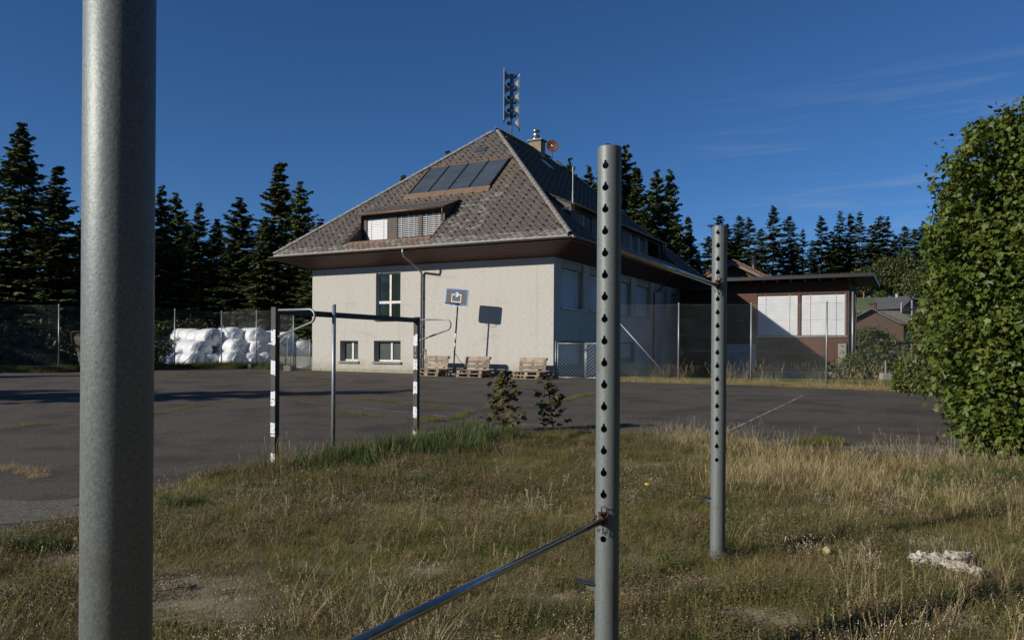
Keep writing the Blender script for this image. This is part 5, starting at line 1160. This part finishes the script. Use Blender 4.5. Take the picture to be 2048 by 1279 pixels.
# unseen trees added right of and behind the viewer to shade and reflect
for k, (x, y, s) in enumerate([(14.5, 8.5, 1.0), (13.5, 3.0, 1.1), (12, -4.5, 1.2), (5, -12, 1.3), (15, -10, 1.4)]):
    z = 0; b = [(0, 0, 3.2*s, 2.2*s, 2.2*s, 2.4*s), (1.2, .8, 2.2*s, 1.8*s, 1.8*s, 1.9*s), (-1.1, -.8, 1.6*s, 1.6*s, 1.6*s, 1.5*s), (0, 0, 5*s, 1.4*s, 1.4*s, 1.5*s)]
    broadleaf('maple_tree', 'green maple added outside the view on the right', 'tree', x, y, b, 3500, .26, 40+k, MAPLE, MF, M['maple'], 5*s, .12, 0, 'maples outside the view')
# bushes and small trees
def bush(x, y, w_, h, label, n, size, seed, m='shrub', name='bush', cat='bush', group=None, H0=0):
    b = [(0, 0, h*.5+H0, w_, w_*.8, h*.5), (w_*.6, .1, h*.35+H0, w_*.6, w_*.6, h*.35), (-w_*.6, -.1, h*.38+H0, w_*.65, w_*.6, h*.38), (0, 0, h*.8+H0, w_*.55, w_*.5, h*.22)]
    return broadleaf(name, label, cat, x, y, b, n, size, seed, OVAL, OF, M[m], h*.8+H0, .05, 0, group, shell=.5)
for i, (px, Y, w_, h, lab) in enumerate([(1745, 56, 1.6, 2.7, 'rounded green bush behind the folded parasol'), (1775, 52, 1.5, 2.3, 'wide green bush before the small hut'), (1810, 50, 1.6, 2.2, 'bush at the right end of the hut'),
        (1718, 66, .9, 2.9, 'narrow bush right of the timber wing'), (1835, 54, 1.8, 2.2, 'bush below the flagpole, partly behind the last fence post')]):
    X = px2(px, Y); bush(X, Y, w_, h, lab, 5200, .26, 60+i, 'shrub')
for i, (px, Y, w_, h, lab, m_) in enumerate([(1772, 113, 3.0, 6.2, 'broad round green tree at the foot of the ridge wood', 'shrub'), (1812, 112, 2.0, 7.2, 'yellowing tree right of the broad round one', 'shrub'), (1716, 110, 1.6, 4, 'small dark tree above the wing roof corner', 'shrub'),
        (1850, 108, 3.0, 4.6, 'light green tree behind the farmhouse roof', 'shrub'), (1882, 106, 3.2, 4.6, 'green tree touching the maple, behind the farmhouse', 'shrub'), (1762, 100, .9, 1.3, 'small round bush at the top of the meadow', 'maple')]):
    X = px2(px, Y); bush(X, Y, w_, h, lab, 4200 if h > 3 else 900, .36 if h > 3 else .2, 80+i, m_, 'round_tree' if h > 3 else 'bush', 'tree' if h > 3 else 'bush')
for i in range(9):
    px = -40+i*52; Y = 44+rs2.uniform(-1, 1) if px < 280 else 47
    bush(px2(px, Y), Y, 2.0, rs2.uniform(1.8, 3.2), 'dark reddish undergrowth bush at the foot of the left wood', 3200, .24, 100+i, 'shrub', group='undergrowth bushes along the left wood')
for i in range(6):
    px = 1560+i*50; Y = 45+i*.4
    if px > 1735: Y = 39
    bush(px2(px, Y), Y, 2.2, 2.0, 'dark hedge bush on the slope behind the lawn', 3800, .2, 120+i, 'shrub', group='hedge bushes behind the lawn')

# saplings: every leaf is a piece
def sapling(label, px, Y, H, n, spread, seed, lean=0):
    x = px2(px, Y); z = G1(x, Y); o = thing('maple_sapling', label, 'sapling', (x, Y, z-.02), 0); rs_ = random.Random(seed); m = MB()
    m.tube([(0, 0, 0), (lean*.3, 0, H*.4), (lean, 0, H)], .011, 6, r2=.004); P, Nn, A, S = [], [], [], []
    nb_ = int(n/5)
    for b in range(nb_):
        t = .08+.9*b/nb_; a = rs_.random()*6.28; L_ = spread*(1-.72*t)*rs_.uniform(.6, 1.1); zz = H*t; ca, sa = math.cos(a), math.sin(a)
        e = Vector((lean*t+ca*L_, sa*L_*.8, zz+L_*.35)); m.tube([(lean*t, 0, zz), (lean*t+ca*L_*.5, sa*L_*.4, zz+L_*.28), e], .0045, 5, r2=.0018)
        for k in range(5):
            f = .35+.65*k/4; p = Vector((lean*t, 0, zz)).lerp(e, f)+Vector((rs_.uniform(-.05, .05), rs_.uniform(-.05, .05), rs_.uniform(-.04, .03)))
            nn = Vector((rs_.uniform(-1.1, .5), rs_.uniform(-1.1, .3), .9)).normalized(); al = Vector((ca+rs_.uniform(-1, 1), sa+rs_.uniform(-1, 1), rs_.uniform(-.7, .05)))
            al = (al-nn*al.dot(nn)).normalized(); P.append(p); Nn.append(nn); A.append(al); S.append(rs_.uniform(.07, .14))
    m.build('stem', M['redstem'], o, smooth=True)
    leaf_objs(o, np.array(P), np.array(Nn), np.array(A), np.array(S), MAPLE, MF, M['sapling'], len(P))
sapling('bushy maple sapling with reddish leaves at the asphalt edge, left of the two', 1008, 13.55, 1.12, 270, .46, 3)
sapling('thinner leaning maple sapling at the asphalt edge, right of the two', 1108, 13.9, 1.0, 160, .42, 4, -.14)

# ------------------------------------------------------------------ far buildings on the slope
fx, fy = 45.7, 87.; fz = G1(fx, fy)-.6
FS = .5
fh = thing('farmhouse', 'old dark timber farmhouse with a half-hipped slate roof on the slope', 'house', (fx, fy, 5.7), R(28)); fh.scale = (FS, FS, FS)
m = MB(); m.prism([(-3.2, 0, 0), (3.2, 0, 0), (3.2, 0, 2.4), (0, 0, 3.9), (-3.2, 0, 2.4)], (0, 8, 0)); fw_ = m.build('wall', M['oldwood'], fh)
for s_ in (-1, 1):
    m = MB(); m.prism([(s_*4.4, -1.1, 1.55), (s_*4.4, 9, 1.55), (0, 9, 4.5), (0, 1.0, 4.5), (s_*1.3, -1.1, 3.62)], (0, 0, .12)); m.build('roof', M['slate'], fh)
m = MB(); m.prism([(-1.35, -1.12, 3.60), (1.35, -1.12, 3.60), (0, 1.0, 4.55)], (0, 0, .1)); rf_ = m.build('roof', M['slate'], fh)
m = MB(); m.b2(-.3, .3, 3, 3.6, 4.2, 5.2); m.build('chimney', M['palepanel'], fh)
for k in range(5):
    m = MB(); m.b2(-2.6+k*1.1, -1.95+k*1.1, -.05, .03, 1.0, 1.75); f_ = m.build('window', M['palepanel'], fh); m = MB(); m.b2(-2.55+k*1.1, -2.0+k*1.1, -.07, -.052, 1.05, 1.7); m.build('pane', M['glass'], f_)
m = MB(); m.b2(-3.3, 3.3, -.9, -.82, 1.7, 2.0); m.b2(-3.3, 3.3, -.9, 0, 1.62, 1.7); m.build('balcony', M['crate'], fh)
m = MB(); m.b2(.3, .75, -.1, -.02, 0, .9); m.build('door', M['clay'], fh)
ux2 = px2(1737, 60); hz0 = G1(ux2, 60)
hut = thing('timber_hut', 'small old hut with weathered grey roof and a ridge turret, behind the bushes', 'hut', (ux2+.3, 60, hz0), R(-32))
m = MB(); m.prism([(-2.2, 0, 0), (2.2, 0, 0), (2.2, 0, 2.4), (0, 0, 3.9-.3), (-2.2, 0, 2.4)], (0, 4, 0)); m.build('wall', M['oldwood'], hut)
for s_ in (-1, 1): m = MB(); m.prism([(0, -.5, 3.85), (s_*3.1, -.5, 2.15), (s_*3.1, 4.5, 2.15), (0, 4.5, 3.85)], (0, 0, -.1)); m.build('roof', M['slate'], hut)
m = MB(); m.b2(-.25, .25, 0, .5, 3.7, 4.2); m.prism([(-.4, -.1, 4.2), (.4, -.1, 4.2), (0, .25, 4.5)], (0, .6, 0)); m.build('turret', M['oldwood'], hut)
for k in range(5): m = MB(); m.b2(2.21, 2.26, .5+k*.7, .95+k*.7, 1.3, 2.1); m.build('window', M['palepanel'], hut)
sx2 = px2(1782, 66); shd = thing('shed', 'low grey-roofed shed between the hut and the farmhouse', 'shed', (sx2, 66, G1(sx2, 66)), R(10))
m = MB(); m.b2(-1.8, 1.8, 0, 3, 0, 2.1); m.build('wall', M['oldwood'], shd); m = MB(); m.prism([(-2.1, -.6, 2.0), (2.1, -.6, 2.0), (2.1, 1.8, 3.2), (-2.1, 1.8, 3.2)], (0, 0, .1)); m.build('roof', M['crate'], shd)
fpx = px2(1802, 70); fp = thing('flagpole', 'thin white flagpole with a small red flag hanging, before the farmhouse', 'flagpole', (fpx, 70, G1(fpx, 70)))
m = MB(); m.tube([(0, 0, 0), (0, 0, 6.15-G1(fpx, 70))], .05, 8); m.build('pole', M['siren_pale'], fp, smooth=True)
m = MB(); zf2 = 6.1-G1(fpx, 70); m.add([(0, 0, zf2), (.10, .02, zf2-.1), (.14, -.02, zf2-.5), (.03, .03, zf2-.75), (0, 0, zf2-.7)], [(0, 1, 2, 3, 4)]); fl = m.build('flag', M['red'], fp); sd_ = fl.modifiers.new('t', 'SOLIDIFY'); sd_.thickness = .02
pw = thing('parasol', 'white parasol folded shut in the garden behind the fence', 'parasol', (18.76, 40, G1(18.76, 40)), 0)
m = MB(); m.lathe([(.02, 2.0), (.06, 1.9), (.13, 1.3), (.17, 1.12), (.1, 1.1), (.02, 1.3)], (0, 0, 0), 10, rot=Matrix.Rotation(R(3), 3, 'Y')); m.build('canopy', M['white'], pw, smooth=True)
m = MB(); m.tube([(0, 0, 0), (.02, 0, 1.3)], .02, 6); m.build('pole', M['darkmetal'], pw)
# white garden building glimpsed through the leaves
wx = px2(1885, 42); wb = thing('garden_tent', 'white gabled garden tent glimpsed through the leaves on the right', 'tent', (wx, 42, G1(wx, 42)), R(-20))
m = MB(); m.b2(-1.3, 1.3, 0, 2, .2, 1.3); m.build('side_wall', M['palepanel'], wb)
for s_ in (-1, 1): m = MB(); m.prism([(0, -.3, 2.1), (s_*1.6, -.3, 1.3), (s_*1.6, 2.2, 1.3), (0, 2.2, 2.1)], (0, 0, .05)); m.build('roof', M['white'], wb)
mp_ = thing('marker_post', 'short orange-brown marker post on the meadow edge', 'post', (px2(1727, 104), 104, G1(px2(1727, 104), 104))); m = MB(); m.tube([(0, 0, 0), (0, 0, .9)], .1, 6); m.build('post', M['clay'], mp_)

# ------------------------------------------------------------------ grass, herbs, gravel (instanced: nobody could count them)
def blade(V, F_, x, y, a, h, w_, lean, curl, segs=3, head=0.):
    r0 = len(V); px, py = -math.sin(a)*w_/2, math.cos(a)*w_/2
    for k in range(segs+1):
        t = k/segs; d = lean*t+curl*t*t; ww = (1-t)**.7 if head == 0 else max(.35, 1-t*.8)
        cx, cy_, z = x+math.cos(a)*d*h, y+math.sin(a)*d*h, h*(t-.35*(abs(lean)+abs(curl))*t*t*.8)
        V.append((cx-px*ww, cy_-py*ww, z)); V.append((cx+px*ww, cy_+py*ww, z))
    for k in range(segs): F_.append((r0+2*k, r0+2*k+1, r0+2*k+3, r0+2*k+2))
    return cx, cy_, z
def clump(kind, seed, mats):
    rs_ = random.Random(seed); V, F_, Mi = [], [], []
    def pt(r): a = rs_.random()*6.28; q = r*math.sqrt(rs_.random()); return q*math.cos(a), q*math.sin(a)
    if kind == 'green':
        for k in range(46): x, y = pt(.13); blade(V, F_, x, y, rs_.random()*6.28, rs_.uniform(.03, .10), rs_.uniform(.002, .0038), rs_.uniform(0, .5), rs_.uniform(0, .6), 3)
    elif kind == 'lush':
        for k in range(60): x, y = pt(.12); blade(V, F_, x, y, rs_.random()*6.28, rs_.uniform(.10, .30), rs_.uniform(.004, .008), rs_.uniform(0, .35), rs_.uniform(0, .7), 4)
    elif kind == 'brown':
        for k in range(46): x, y = pt(.15); blade(V, F_, x, y, rs_.random()*6.28, rs_.uniform(.04, .14), rs_.uniform(.0016, .003), rs_.uniform(.1, 1.2), rs_.uniform(0, .8), 3)
    elif kind == 'straw':
        for k in range(9):
            x, y = pt(.07); a = rs_.random()*6.28; h = rs_.uniform(.22, .52); e = blade(V, F_, x, y, a, h, .0022, rs_.uniform(0, .9), rs_.uniform(-.1, .9), 5, 1)
            for q in range(12):
                r0 = len(V); t = q/12; dx, dy, dz = (rs_.uniform(-.010, .010) for _ in range(3)); L_ = .014
                c = Vector((e[0]-math.cos(a)*.06*t*.5, e[1]-math.sin(a)*.06*t*.5, e[2]-.09*t)); V += [c, c+Vector((dx, dy, L_)), c+Vector((dx*.4+.002, dy*.4+.002, L_*.5))]; F_.append((r0, r0+1, r0+2))
        for k in range(10): x, y = pt(.07); blade(V, F_, x, y, rs_.random()*6.28, rs_.uniform(.1, .26), .0028, rs_.uniform(.1, .6), rs_.uniform(.2, 1.), 4)
    elif kind == 'herb':
        for k in range(16):
            x, y = pt(.13); a = rs_.random()*6.28; h = rs_.uniform(.04, .13); l = rs_.uniform(0, .5); blade(V, F_, x, y, a, h, .0024, l, .1, 2, 1)
            for q in range(11):
                t = (q+1)/11; c = Vector((x+math.cos(a)*l*h*t, y+math.sin(a)*l*h*t, h*t)); b = rs_.random()*6.28; s_ = rs_.uniform(.006, .015); r0 = len(V)
                d = Vector((math.cos(b), math.sin(b), rs_.uniform(-.1, .7)))*s_; e = Vector((-math.sin(b), math.cos(b), .1))*s_*.35; V += [c, c+d*.5+e, c+d, c+d*.5-e]; F_.append((r0, r0+1, r0+2, r0+3))
    elif kind == 'seed':
        for k in range(9):
            x, y = pt(.16); a = rs_.random()*6.28; h = rs_.uniform(.06, .17); e = blade(V, F_, x, y, a, h, .0014, rs_.uniform(0, .5), .1, 2, 1)
            for q in range(3):
                c = Vector(e)+Vector((rs_.uniform(-.015, .015), rs_.uniform(-.015, .015), rs_.uniform(-.02, .006))); s_ = rs_.uniform(.003, .0062); r0 = len(V)
                V += [c+Vector((0, 0, s_)), c+Vector((s_*.7, 0, 0)), c+Vector((0, s_*.7, 0)), c+Vector((-s_*.7, 0, 0)), c+Vector((0, -s_*.7, 0)), c+Vector((0, 0, -s_))]
                for f in ((0, 1, 2), (0, 2, 3), (0, 3, 4), (0, 4, 1), (5, 2, 1), (5, 3, 2), (5, 4, 3), (5, 1, 4)): F_.append(tuple(r0+i for i in f)); 
    elif kind == 'stone':
        for k in range(26):
            x, y = pt(.13); s_ = rs_.uniform(.003, .011); r0 = len(V); V += [(x+s_*rs_.uniform(.6, 1), y, s_*.3), (x, y+s_*rs_.uniform(.6, 1), s_*.3), (x-s_*rs_.uniform(.6, 1), y, s_*.3), (x, y-s_*rs_.uniform(.6, 1), s_*.3), (x, y, s_*rs_.uniform(.6, 1.0)), (x, y, -.003)]
            for f in ((0, 1, 4), (1, 2, 4), (2, 3, 4), (3, 0, 4)): F_.append(tuple(r0+i for i in f))
    elif kind == 'rosette':
        for k in range(9):
            a = k*.7+rs_.random()*.4; L_ = rs_.uniform(.035, .075); r0 = len(V); c, s_ = math.cos(a), math.sin(a); u = rs_.uniform(.15, .8)
            V += [(0, 0, .005), (c*L_*.5-s_*L_*.16, s_*L_*.5+c*L_*.16, L_*u*.6), (c*L_, s_*L_, L_*u*.7), (c*L_*.5+s_*L_*.16, s_*L_*.5-c*L_*.16, L_*u*.6)]; F_.append((r0, r0+1, r0+2, r0+3))
    me = bpy.data.meshes.new('clump_'+kind); me.from_pydata([tuple(v) for v in V], [], F_); me.materials.append(mats); return me
def scatter(name, kind, m, P, scale, nvar=4, seed=0, tilt=.12):
    r_ = np.random.default_rng(seed); n = len(P); src = bpy.data.collections.new('source_'+name)
    for k in range(nvar):
        o = bpy.data.objects.new('clump_'+kind, clump(kind, seed*10+k, m)); src.objects.link(o)
    me = bpy.data.meshes.new(name); me.vertices.add(n); me.vertices.foreach_set('co', np.asarray(P, dtype=np.float32).ravel())
    a = me.attributes.new('rot', 'FLOAT_VECTOR', 'POINT'); rot = np.stack([r_.normal(size=n)*tilt, r_.normal(size=n)*tilt, r_.random(n)*6.283], 1).astype(np.float32); a.data.foreach_set('vector', rot.ravel())
    a = me.attributes.new('scl', 'FLOAT', 'POINT'); a.data.foreach_set('value', (np.asarray(scale)*r_.uniform(.7, 1.3, n)).astype(np.float32)); me.update()
    o = link(me, name, kind='stuff'); ng = bpy.data.node_groups.new('scatter_'+name, 'GeometryNodeTree')
    ng.interface.new_socket('Geometry', in_out='INPUT', socket_type='NodeSocketGeometry'); ng.interface.new_socket('Geometry', in_out='OUTPUT', socket_type='NodeSocketGeometry')
    n_ = ng.nodes.new; l = ng.links.new; gi = n_('NodeGroupInput'); go = n_('NodeGroupOutput'); ip = n_('GeometryNodeInstanceOnPoints'); ci = n_('GeometryNodeCollectionInfo')
    ci.inputs['Collection'].default_value = src; ci.inputs['Separate Children'].default_value = True; ci.inputs['Reset Children'].default_value = True
    ip.inputs['Pick Instance'].default_value = True; ri = n_('FunctionNodeRandomValue'); ri.data_type = 'INT'; ri.inputs[4].default_value = 0; ri.inputs[5].default_value = nvar-1; ri.inputs['Seed'].default_value = seed
    na = n_('GeometryNodeInputNamedAttribute'); na.data_type = 'FLOAT_VECTOR'; na.inputs['Name'].default_value = 'rot'; nb_ = n_('GeometryNodeInputNamedAttribute'); nb_.data_type = 'FLOAT'; nb_.inputs['Name'].default_value = 'scl'
    mp2 = n_('GeometryNodeMeshToPoints'); l(gi.outputs[0], mp2.inputs[0]); l(mp2.outputs[0], ip.inputs['Points']); l(ci.outputs[0], ip.inputs['Instance']); l(ri.outputs[2], ip.inputs['Instance Index'])
    l(na.outputs['Attribute'], ip.inputs['Rotation']); l(nb_.outputs['Attribute'], ip.inputs['Scale']); l(ip.outputs[0], go.inputs[0])
    md = o.modifiers.new('scatter', 'NODES'); md.node_group = ng; return o
def field(n, seed, dens, xr=(-6.5, 12.5), yr=(1.6, 14.2), edge=.0, power=1.0):
    """points of the rough grass strip, denser towards the viewer; dens(x,y) in 0..1"""
    r_ = np.random.default_rng(seed); x = r_.uniform(*xr, n*3); y = yr[0]+(yr[1]-yr[0])*r_.random(n*3)**power
    vis = (np.abs(x) < .72*y+.7) & (y < yedge(x)-edge+.25*(fbm(x*2, y*2, 5)-.45)); x, y = x[vis], y[vis]
    k = r_.random(len(x)) < dens(x, y); x, y = x[k][:n], y[k][:n]; return np.stack([x, y, gz(x, y)], 1)
BARE = [(-1.95, 4.85, .65, .42), (-1.6, 4.55, .4, .28), (-3.6, 4.9, .5, .3), (1.73, 10.2, .5, .35), (.85, 5.55, .3, .25), (.5, 4.75, .4, .22), (1.45, 4.45, .35, .2), (3.45, 6.25, .3, .22), (1.05, 5.05, .35, .2), (-.6, 5.4, .25, .2), (-3.2, 5.6, .5, .3), (2.6, 8.9, .35, .25), (-.5, 7.2, .3, .2), (.1, 3.9, .35, .2)]
def bare(x, y):
    v = np.zeros_like(x)
    for bx2, by2, rx, ry in BARE: v = np.maximum(v, 1-((x-bx2)/rx)**2-((y-by2)/ry)**2)
    v = np.clip(v*1.6, 0, 1); n_ = fbm(x*2.3+7, y*2.3, 8); return np.clip(v*.9+np.clip((n_-.66)*6, 0, 1)*.8, 0, .9)
M['bareg'] = mat('bare_gravelly_soil', (.12, .10, .068), (.27, .23, .165), scale=48, lo=.36, hi=.66, rough=1, bump=.003, bscale=70, detail=8, c3=(.10, .085, .045), s3=3, t3=(.5, .62))
nzf = lambda x, y, s, f=1.: fbm(x*f+s*3, y*f-s, s)
P = field(15000, 1, lambda x, y: (1-bare(x, y))*np.clip(.15+1.6*(nzf(x, y, 11, .9)-.33), .08, 1)); scatter('meadow_grass', 'green', M['gr_green'], P, .8, 5, 1)
P = field(17000, 2, lambda x, y: (1-bare(x, y)*.9)*np.clip(.35+1.5*(.6-nzf(x, y, 11, .9)), .2, 1)); scatter('dry_grass', 'brown', M['gr_brown'], P, .78, 5, 2)
P = field(12000, 3, lambda x, y: (1-bare(x, y)*.92)*np.clip(.3+2.2*(nzf(x, y, 13, 1.1)-.42), .05, 1)); scatter('brown_heath_herb', 'herb', M['herb'], P, 1.0, 5, 3)
P = field(2700, 4, lambda x, y: (1-bare(x, y))*np.clip((nzf(x, y, 15, .8)-.46)*3, 0, 1)); scatter('pale_seed_heads', 'seed', M['seed'], P, .85, 4, 4)
P = field(1900, 5, lambda x, y: (1-bare(x, y))*np.clip(.04+sstep(1.5, 3.2, x)*sstep(7, 8.2, y)*.07+sstep(2.2, 4.5, x)*.13+np.clip((nzf(x, y, 17, .7)-.58)*2, 0, .6)*.5+sstep(.5, 0, np.abs(yedge(x)-y))*.10, 0, 1)); scatter('tall_straw_grass', 'straw', M['gr_straw'], P, .82, 6, 5, .1)
P = field(5200, 6, lambda x, y: (1-bare(x, y))*np.clip((nzf(x, y, 19, 1.4)-.5)*3, 0, 1)); scatter('leafy_weeds', 'rosette', M['gr_lush'], P, 1., 4, 6)
P = field(5200, 7, lambda x, y: .05+.95*bare(x, y)); scatter('gravel_stones', 'stone', M['gravel'], P, 1., 4, 7)
def cluster(cs, n, seed, sp):
    r_ = np.random.default_rng(seed); q = []
    for (cx, cy_, r) in cs: 
        k = int(n*r); q.append(np.stack([cx+r_.normal(size=k)*sp*r**.5, cy_+r_.normal(size=k)*sp*.7*r**.5], 1))
    q = np.concatenate(q); q = q[q[:, 1] < yedge(q[:, 0])+.1]; return np.stack([q[:, 0], q[:, 1], gz(q[:, 0], q[:, 1])], 1)
P = cluster([(-2.2, 10.3, 1.), (-1.75, 10.8, 1.2), (-1.35, 11.4, 1.2), (-.95, 12.2, .9), (-.6, 12.9, .6), (-2.0, 10.0, .7), (-1.2, 11.0, .6), (-.2, 12.6, .4), (-2.6, 9.6, .3)], 30, 31, .46); scatter('lush_grass', 'lush', M['gr_lush'], P, np.random.default_rng(3).choice([.5, .75, 1.0, 1.25], len(P)), 5, 31, .25)
P = cluster([(.33, 4.35, .25), (-1.15, 8.6, .3), (-3.2, 7.6, .3), (5.2, 9.0, 1.2), (6.1, 9.2, 1.2), (4.6, 8.6, .6), (-3.7, 5.9, .4)], 60, 32, .2); scatter('lush_grass', 'lush', M['gr_lush'], P, .55, 5, 32)
P = cluster([(3.2, 8.3, 1.1), (3.5, 9.4, 1.2), (3.9, 8.2, 1.), (2.9, 9.2, .8), (3.3, 11.5, .9), (2.6, 12, .7), (-3.0, 9.6, .25), (-2.75, 9.7, .25), (-1.7, 12.4, .3), (-3.4, 7.9, .2), (-.9, 4.3, .25), (-.5, 4.0, .2), (2.2, 4.6, .35), (2.9, 5.0, .35), (-2.7, 3.7, .3), (4.6, 7.4, .7), (5.6, 10.2, .8)], 34, 33, .3); scatter('tall_straw_grass', 'straw', M['gr_straw'], P, .9, 6, 33, .12)
# tufts growing from the cracks of the asphalt
CR = [([(-9.26, 13.72), (-8.97, 14.12), (-8.36, 14.73), (-7.68, 16.39), (-7.52, 18.28), (-7.2, 19.72)], .5, 'm'), ([(-6.41, 9.51), (-5.99, 9.34), (-5.55, 8.95), (-5.21, 8.81)], 1.5, 's'), ([(-3.79, 16.85), (-2.65, 15.88), (-1.67, 15.56), (-1.18, 15.13), (-.61, 14.74)], 1.1, 'm'),
      ([(-6.38, 20.88), (-4.69, 20.68), (-3.45, 19.85), (-2.13, 18.66), (-.99, 17.96)], 1., 'm'), ([(-.92, 17.84), (-1.06, 16.38), (-1.24, 15.31), (-1.74, 15.28)], 1.6, 'm'), ([(.58, 18.85), (1.43, 20.36), (2.43, 22.8)], 1.3, 'm'), ([(-9.21, 30.1), (-7.68, 29.58), (-6.2, 28.17), (-5.18, 27.69)], 1., 'm'),
      ([(-14.37, 30.65), (-13.04, 31.69), (-12.13, 33.21), (-10.54, 34.44)], 1., 'm'), ([(-7.68, 25.1), (-6.56, 25.94), (-5.5, 25.79)], .7, 'm'), ([(-13.2, 19.57), (-12.16, 19.97)], .6, 'm'), ([(-1.7, 12.9), (-.6, 14.2), (.8, 14.6)], .8, 's')]
r_ = np.random.default_rng(9); Q = {'m': [], 's': []}; V = []; F_ = []
for pts, dn, t in CR:
    for (a, b) in zip(pts[:-1], pts[1:]):
        L_ = math.dist(a, b); n = int(L_*26*dn)
        for k in range(n):
            f = r_.random(); x = a[0]+(b[0]-a[0])*f+r_.normal()*.035; y = a[1]+(b[1]-a[1])*f+r_.normal()*.035
            if vnoise(x*1.7, y*1.7, 44) < .38: continue
            Q[t].append((x, y, float(gbase(x, y))+.012))
scatter('crack_grass', 'brown', M['gr_brown'], np.array(Q['m']), .75, 4, 41, .1)
scatter('crack_moss_grass', 'green', M['gr_green'], np.array(Q['m'])[::2], .9, 4, 42, .1)
scatter('crack_straw', 'brown', M['gr_straw'], np.array(Q['s']), .8, 4, 43, .1)
# grass strips along the fences
def strip(pts, n, wd, seed):
    r_ = np.random.default_rng(seed); q = []
    seg = [math.dist(a, b) for a, b in zip(pts[:-1], pts[1:])]
    for (a, b), L_ in zip(zip(pts[:-1], pts[1:]), seg):
        k = int(n*L_/sum(seg)); f = r_.random(k); d = np.array([b[0]-a[0], b[1]-a[1]])/L_; nn = np.array([-d[1], d[0]]); o_ = r_.uniform(-wd, wd, k)
        q.append(np.stack([a[0]+(b[0]-a[0])*f+nn[0]*o_, a[1]+(b[1]-a[1])*f+nn[1]*o_], 1))
    q = np.concatenate(q); return np.stack([q[:, 0], q[:, 1], gz(q[:, 0], q[:, 1])+.01], 1)
RS = [(3.9, 29.3), (6.3, 28.1), (8.9, 27.5), (11, 25.9), (13.5, 24.5), (16, 22.5)]
scatter('verge_dry_grass', 'brown', M['gr_straw'], strip(RS, 2000, .3, 51), 1.3, 4, 51); scatter('verge_green_grass', 'green', M['gr_green'], strip([(a, b+.8) for a, b in RS], 4200, .8, 52), 1.4, 4, 52)
scatter('verge_tall_stems', 'straw', M['gr_straw'], strip([(a, b+.3) for a, b in RS], 90, .3, 53), 1.9, 5, 53)
LS = [(-26, 32.4), (-20.3, 33.2), (-17.2, 37.8), (-15.4, 39.9), (-13.1, 38.7), (-10.9, 37.3)]
scatter('fence_foot_grass', 'lush', M['gr_lush'], strip(LS, 900, .4, 54), 1.4, 4, 54); scatter('fence_foot_straw', 'brown', M['gr_brown'], strip(LS, 1500, .4, 55), 1.9, 4, 55)
scatter('lawn_blades', 'green', M['gr_green'], strip([(9.2, 29.9), (15.5, 27.5)], 4500, 1.3, 56), 1.0, 4, 56)
# moss and sedum along the edge of the wing roof
q = [LW(3.2+random.random()*7.6, 16-1.1+random.random()*3.2) for k in range(1500)]
scatter('roof_sedum', 'herb', M['moss'], np.array([(p.x, p.y, 5.605) for p in q]), 1.0, 4, 57)
# single plants and finds in the grass
def rock(name, label, pts, m, cat='stone', seed=0):
    x, y = pts[0][0], pts[0][1]; t = thing(name, label, cat, (x, y, G1(x, y)))
    for k, (px_, py_, sx_, sy_, sz_, rz_) in enumerate(pts):
        bm = bmesh.new(); bmesh.ops.create_icosphere(bm, subdivisions=3, radius=1); rs_ = np.random.default_rng(seed+k)
        ph = rs_.random(3)*9
        for v in bm.verts:
            c = v.co; n_ = .5*math.sin(c.x*4+ph[0]+math.sin(c.y*5+ph[1]))+.35*math.sin(c.z*7+ph[2]+c.x*6)+.25*math.sin(c.y*13+ph[0]*2)*math.sin(c.x*11); n_ += .8*math.sin(c.x*23+ph[1]*3+c.z*9)*math.sin(c.y*19+ph[0])*.5+.5*abs(math.sin(c.x*9+c.y*8+ph[2])); v.co = c*(1+.30*n_)
            v.co = Vector((v.co.x*sx_, v.co.y*sy_, v.co.z*sz_))
        me = bpy.data.meshes.new('piece'); bm.to_mesh(me); bm.free(); me.materials.append(m)
        o = link(me, 'piece', t, (px_-x, py_-y, sz_*.45+.045)); o.rotation_euler = (0, .1, rz_)
    return t
rock('limestone_piece', 'jagged pale limestone pieces lying in the dry grass at the right', [(2.98, 5.53, .075, .05, .05, .2), (3.10, 5.50, .09, .045, .045, -.3), (3.24, 5.55, .12, .04, .05, .15), (3.38, 5.62, .07, .035, .035, .5), (3.16, 5.38, .085, .04, .035, -.5), (3.24, 5.26, .06, .035, .03, .4)], M['rag'], 'stone', 3)
rock('mushroom_ball', 'small round pale yellow puff in the grass between the far post and the limestone', [(2.41, 5.78, .03, .03, .028, 0)], M['puff'], 'mushroom', 9)
yf = thing('yellow_flower', 'single tiny yellow flower in the grass right of the middle post', 'flower', (1.43, 8.05, G1(1.43, 8.05)))
m = MB(); m.tube([(0, 0, 0), (.01, 0, .14)], .002, 4); m.build('stem', M['gr_green'], yf)
m = MB(); m.lathe([(0, .0), (.022, .004), (.024, .01), (0, .016)], (.01, 0, .14), 10, rot=Matrix.Rotation(R(25), 3, 'X')); m.build('petals', M['yellow'], yf)
tf = cluster([(5.04, 12.3, 1.)], 30, 61, .16); scatter('asphalt_tuft', 'green', M['gr_green'], np.array([(5.04+random.gauss(0, .22), 12.35+random.gauss(0, .08), .085) for k in range(40)]), 1.5, 4, 62)
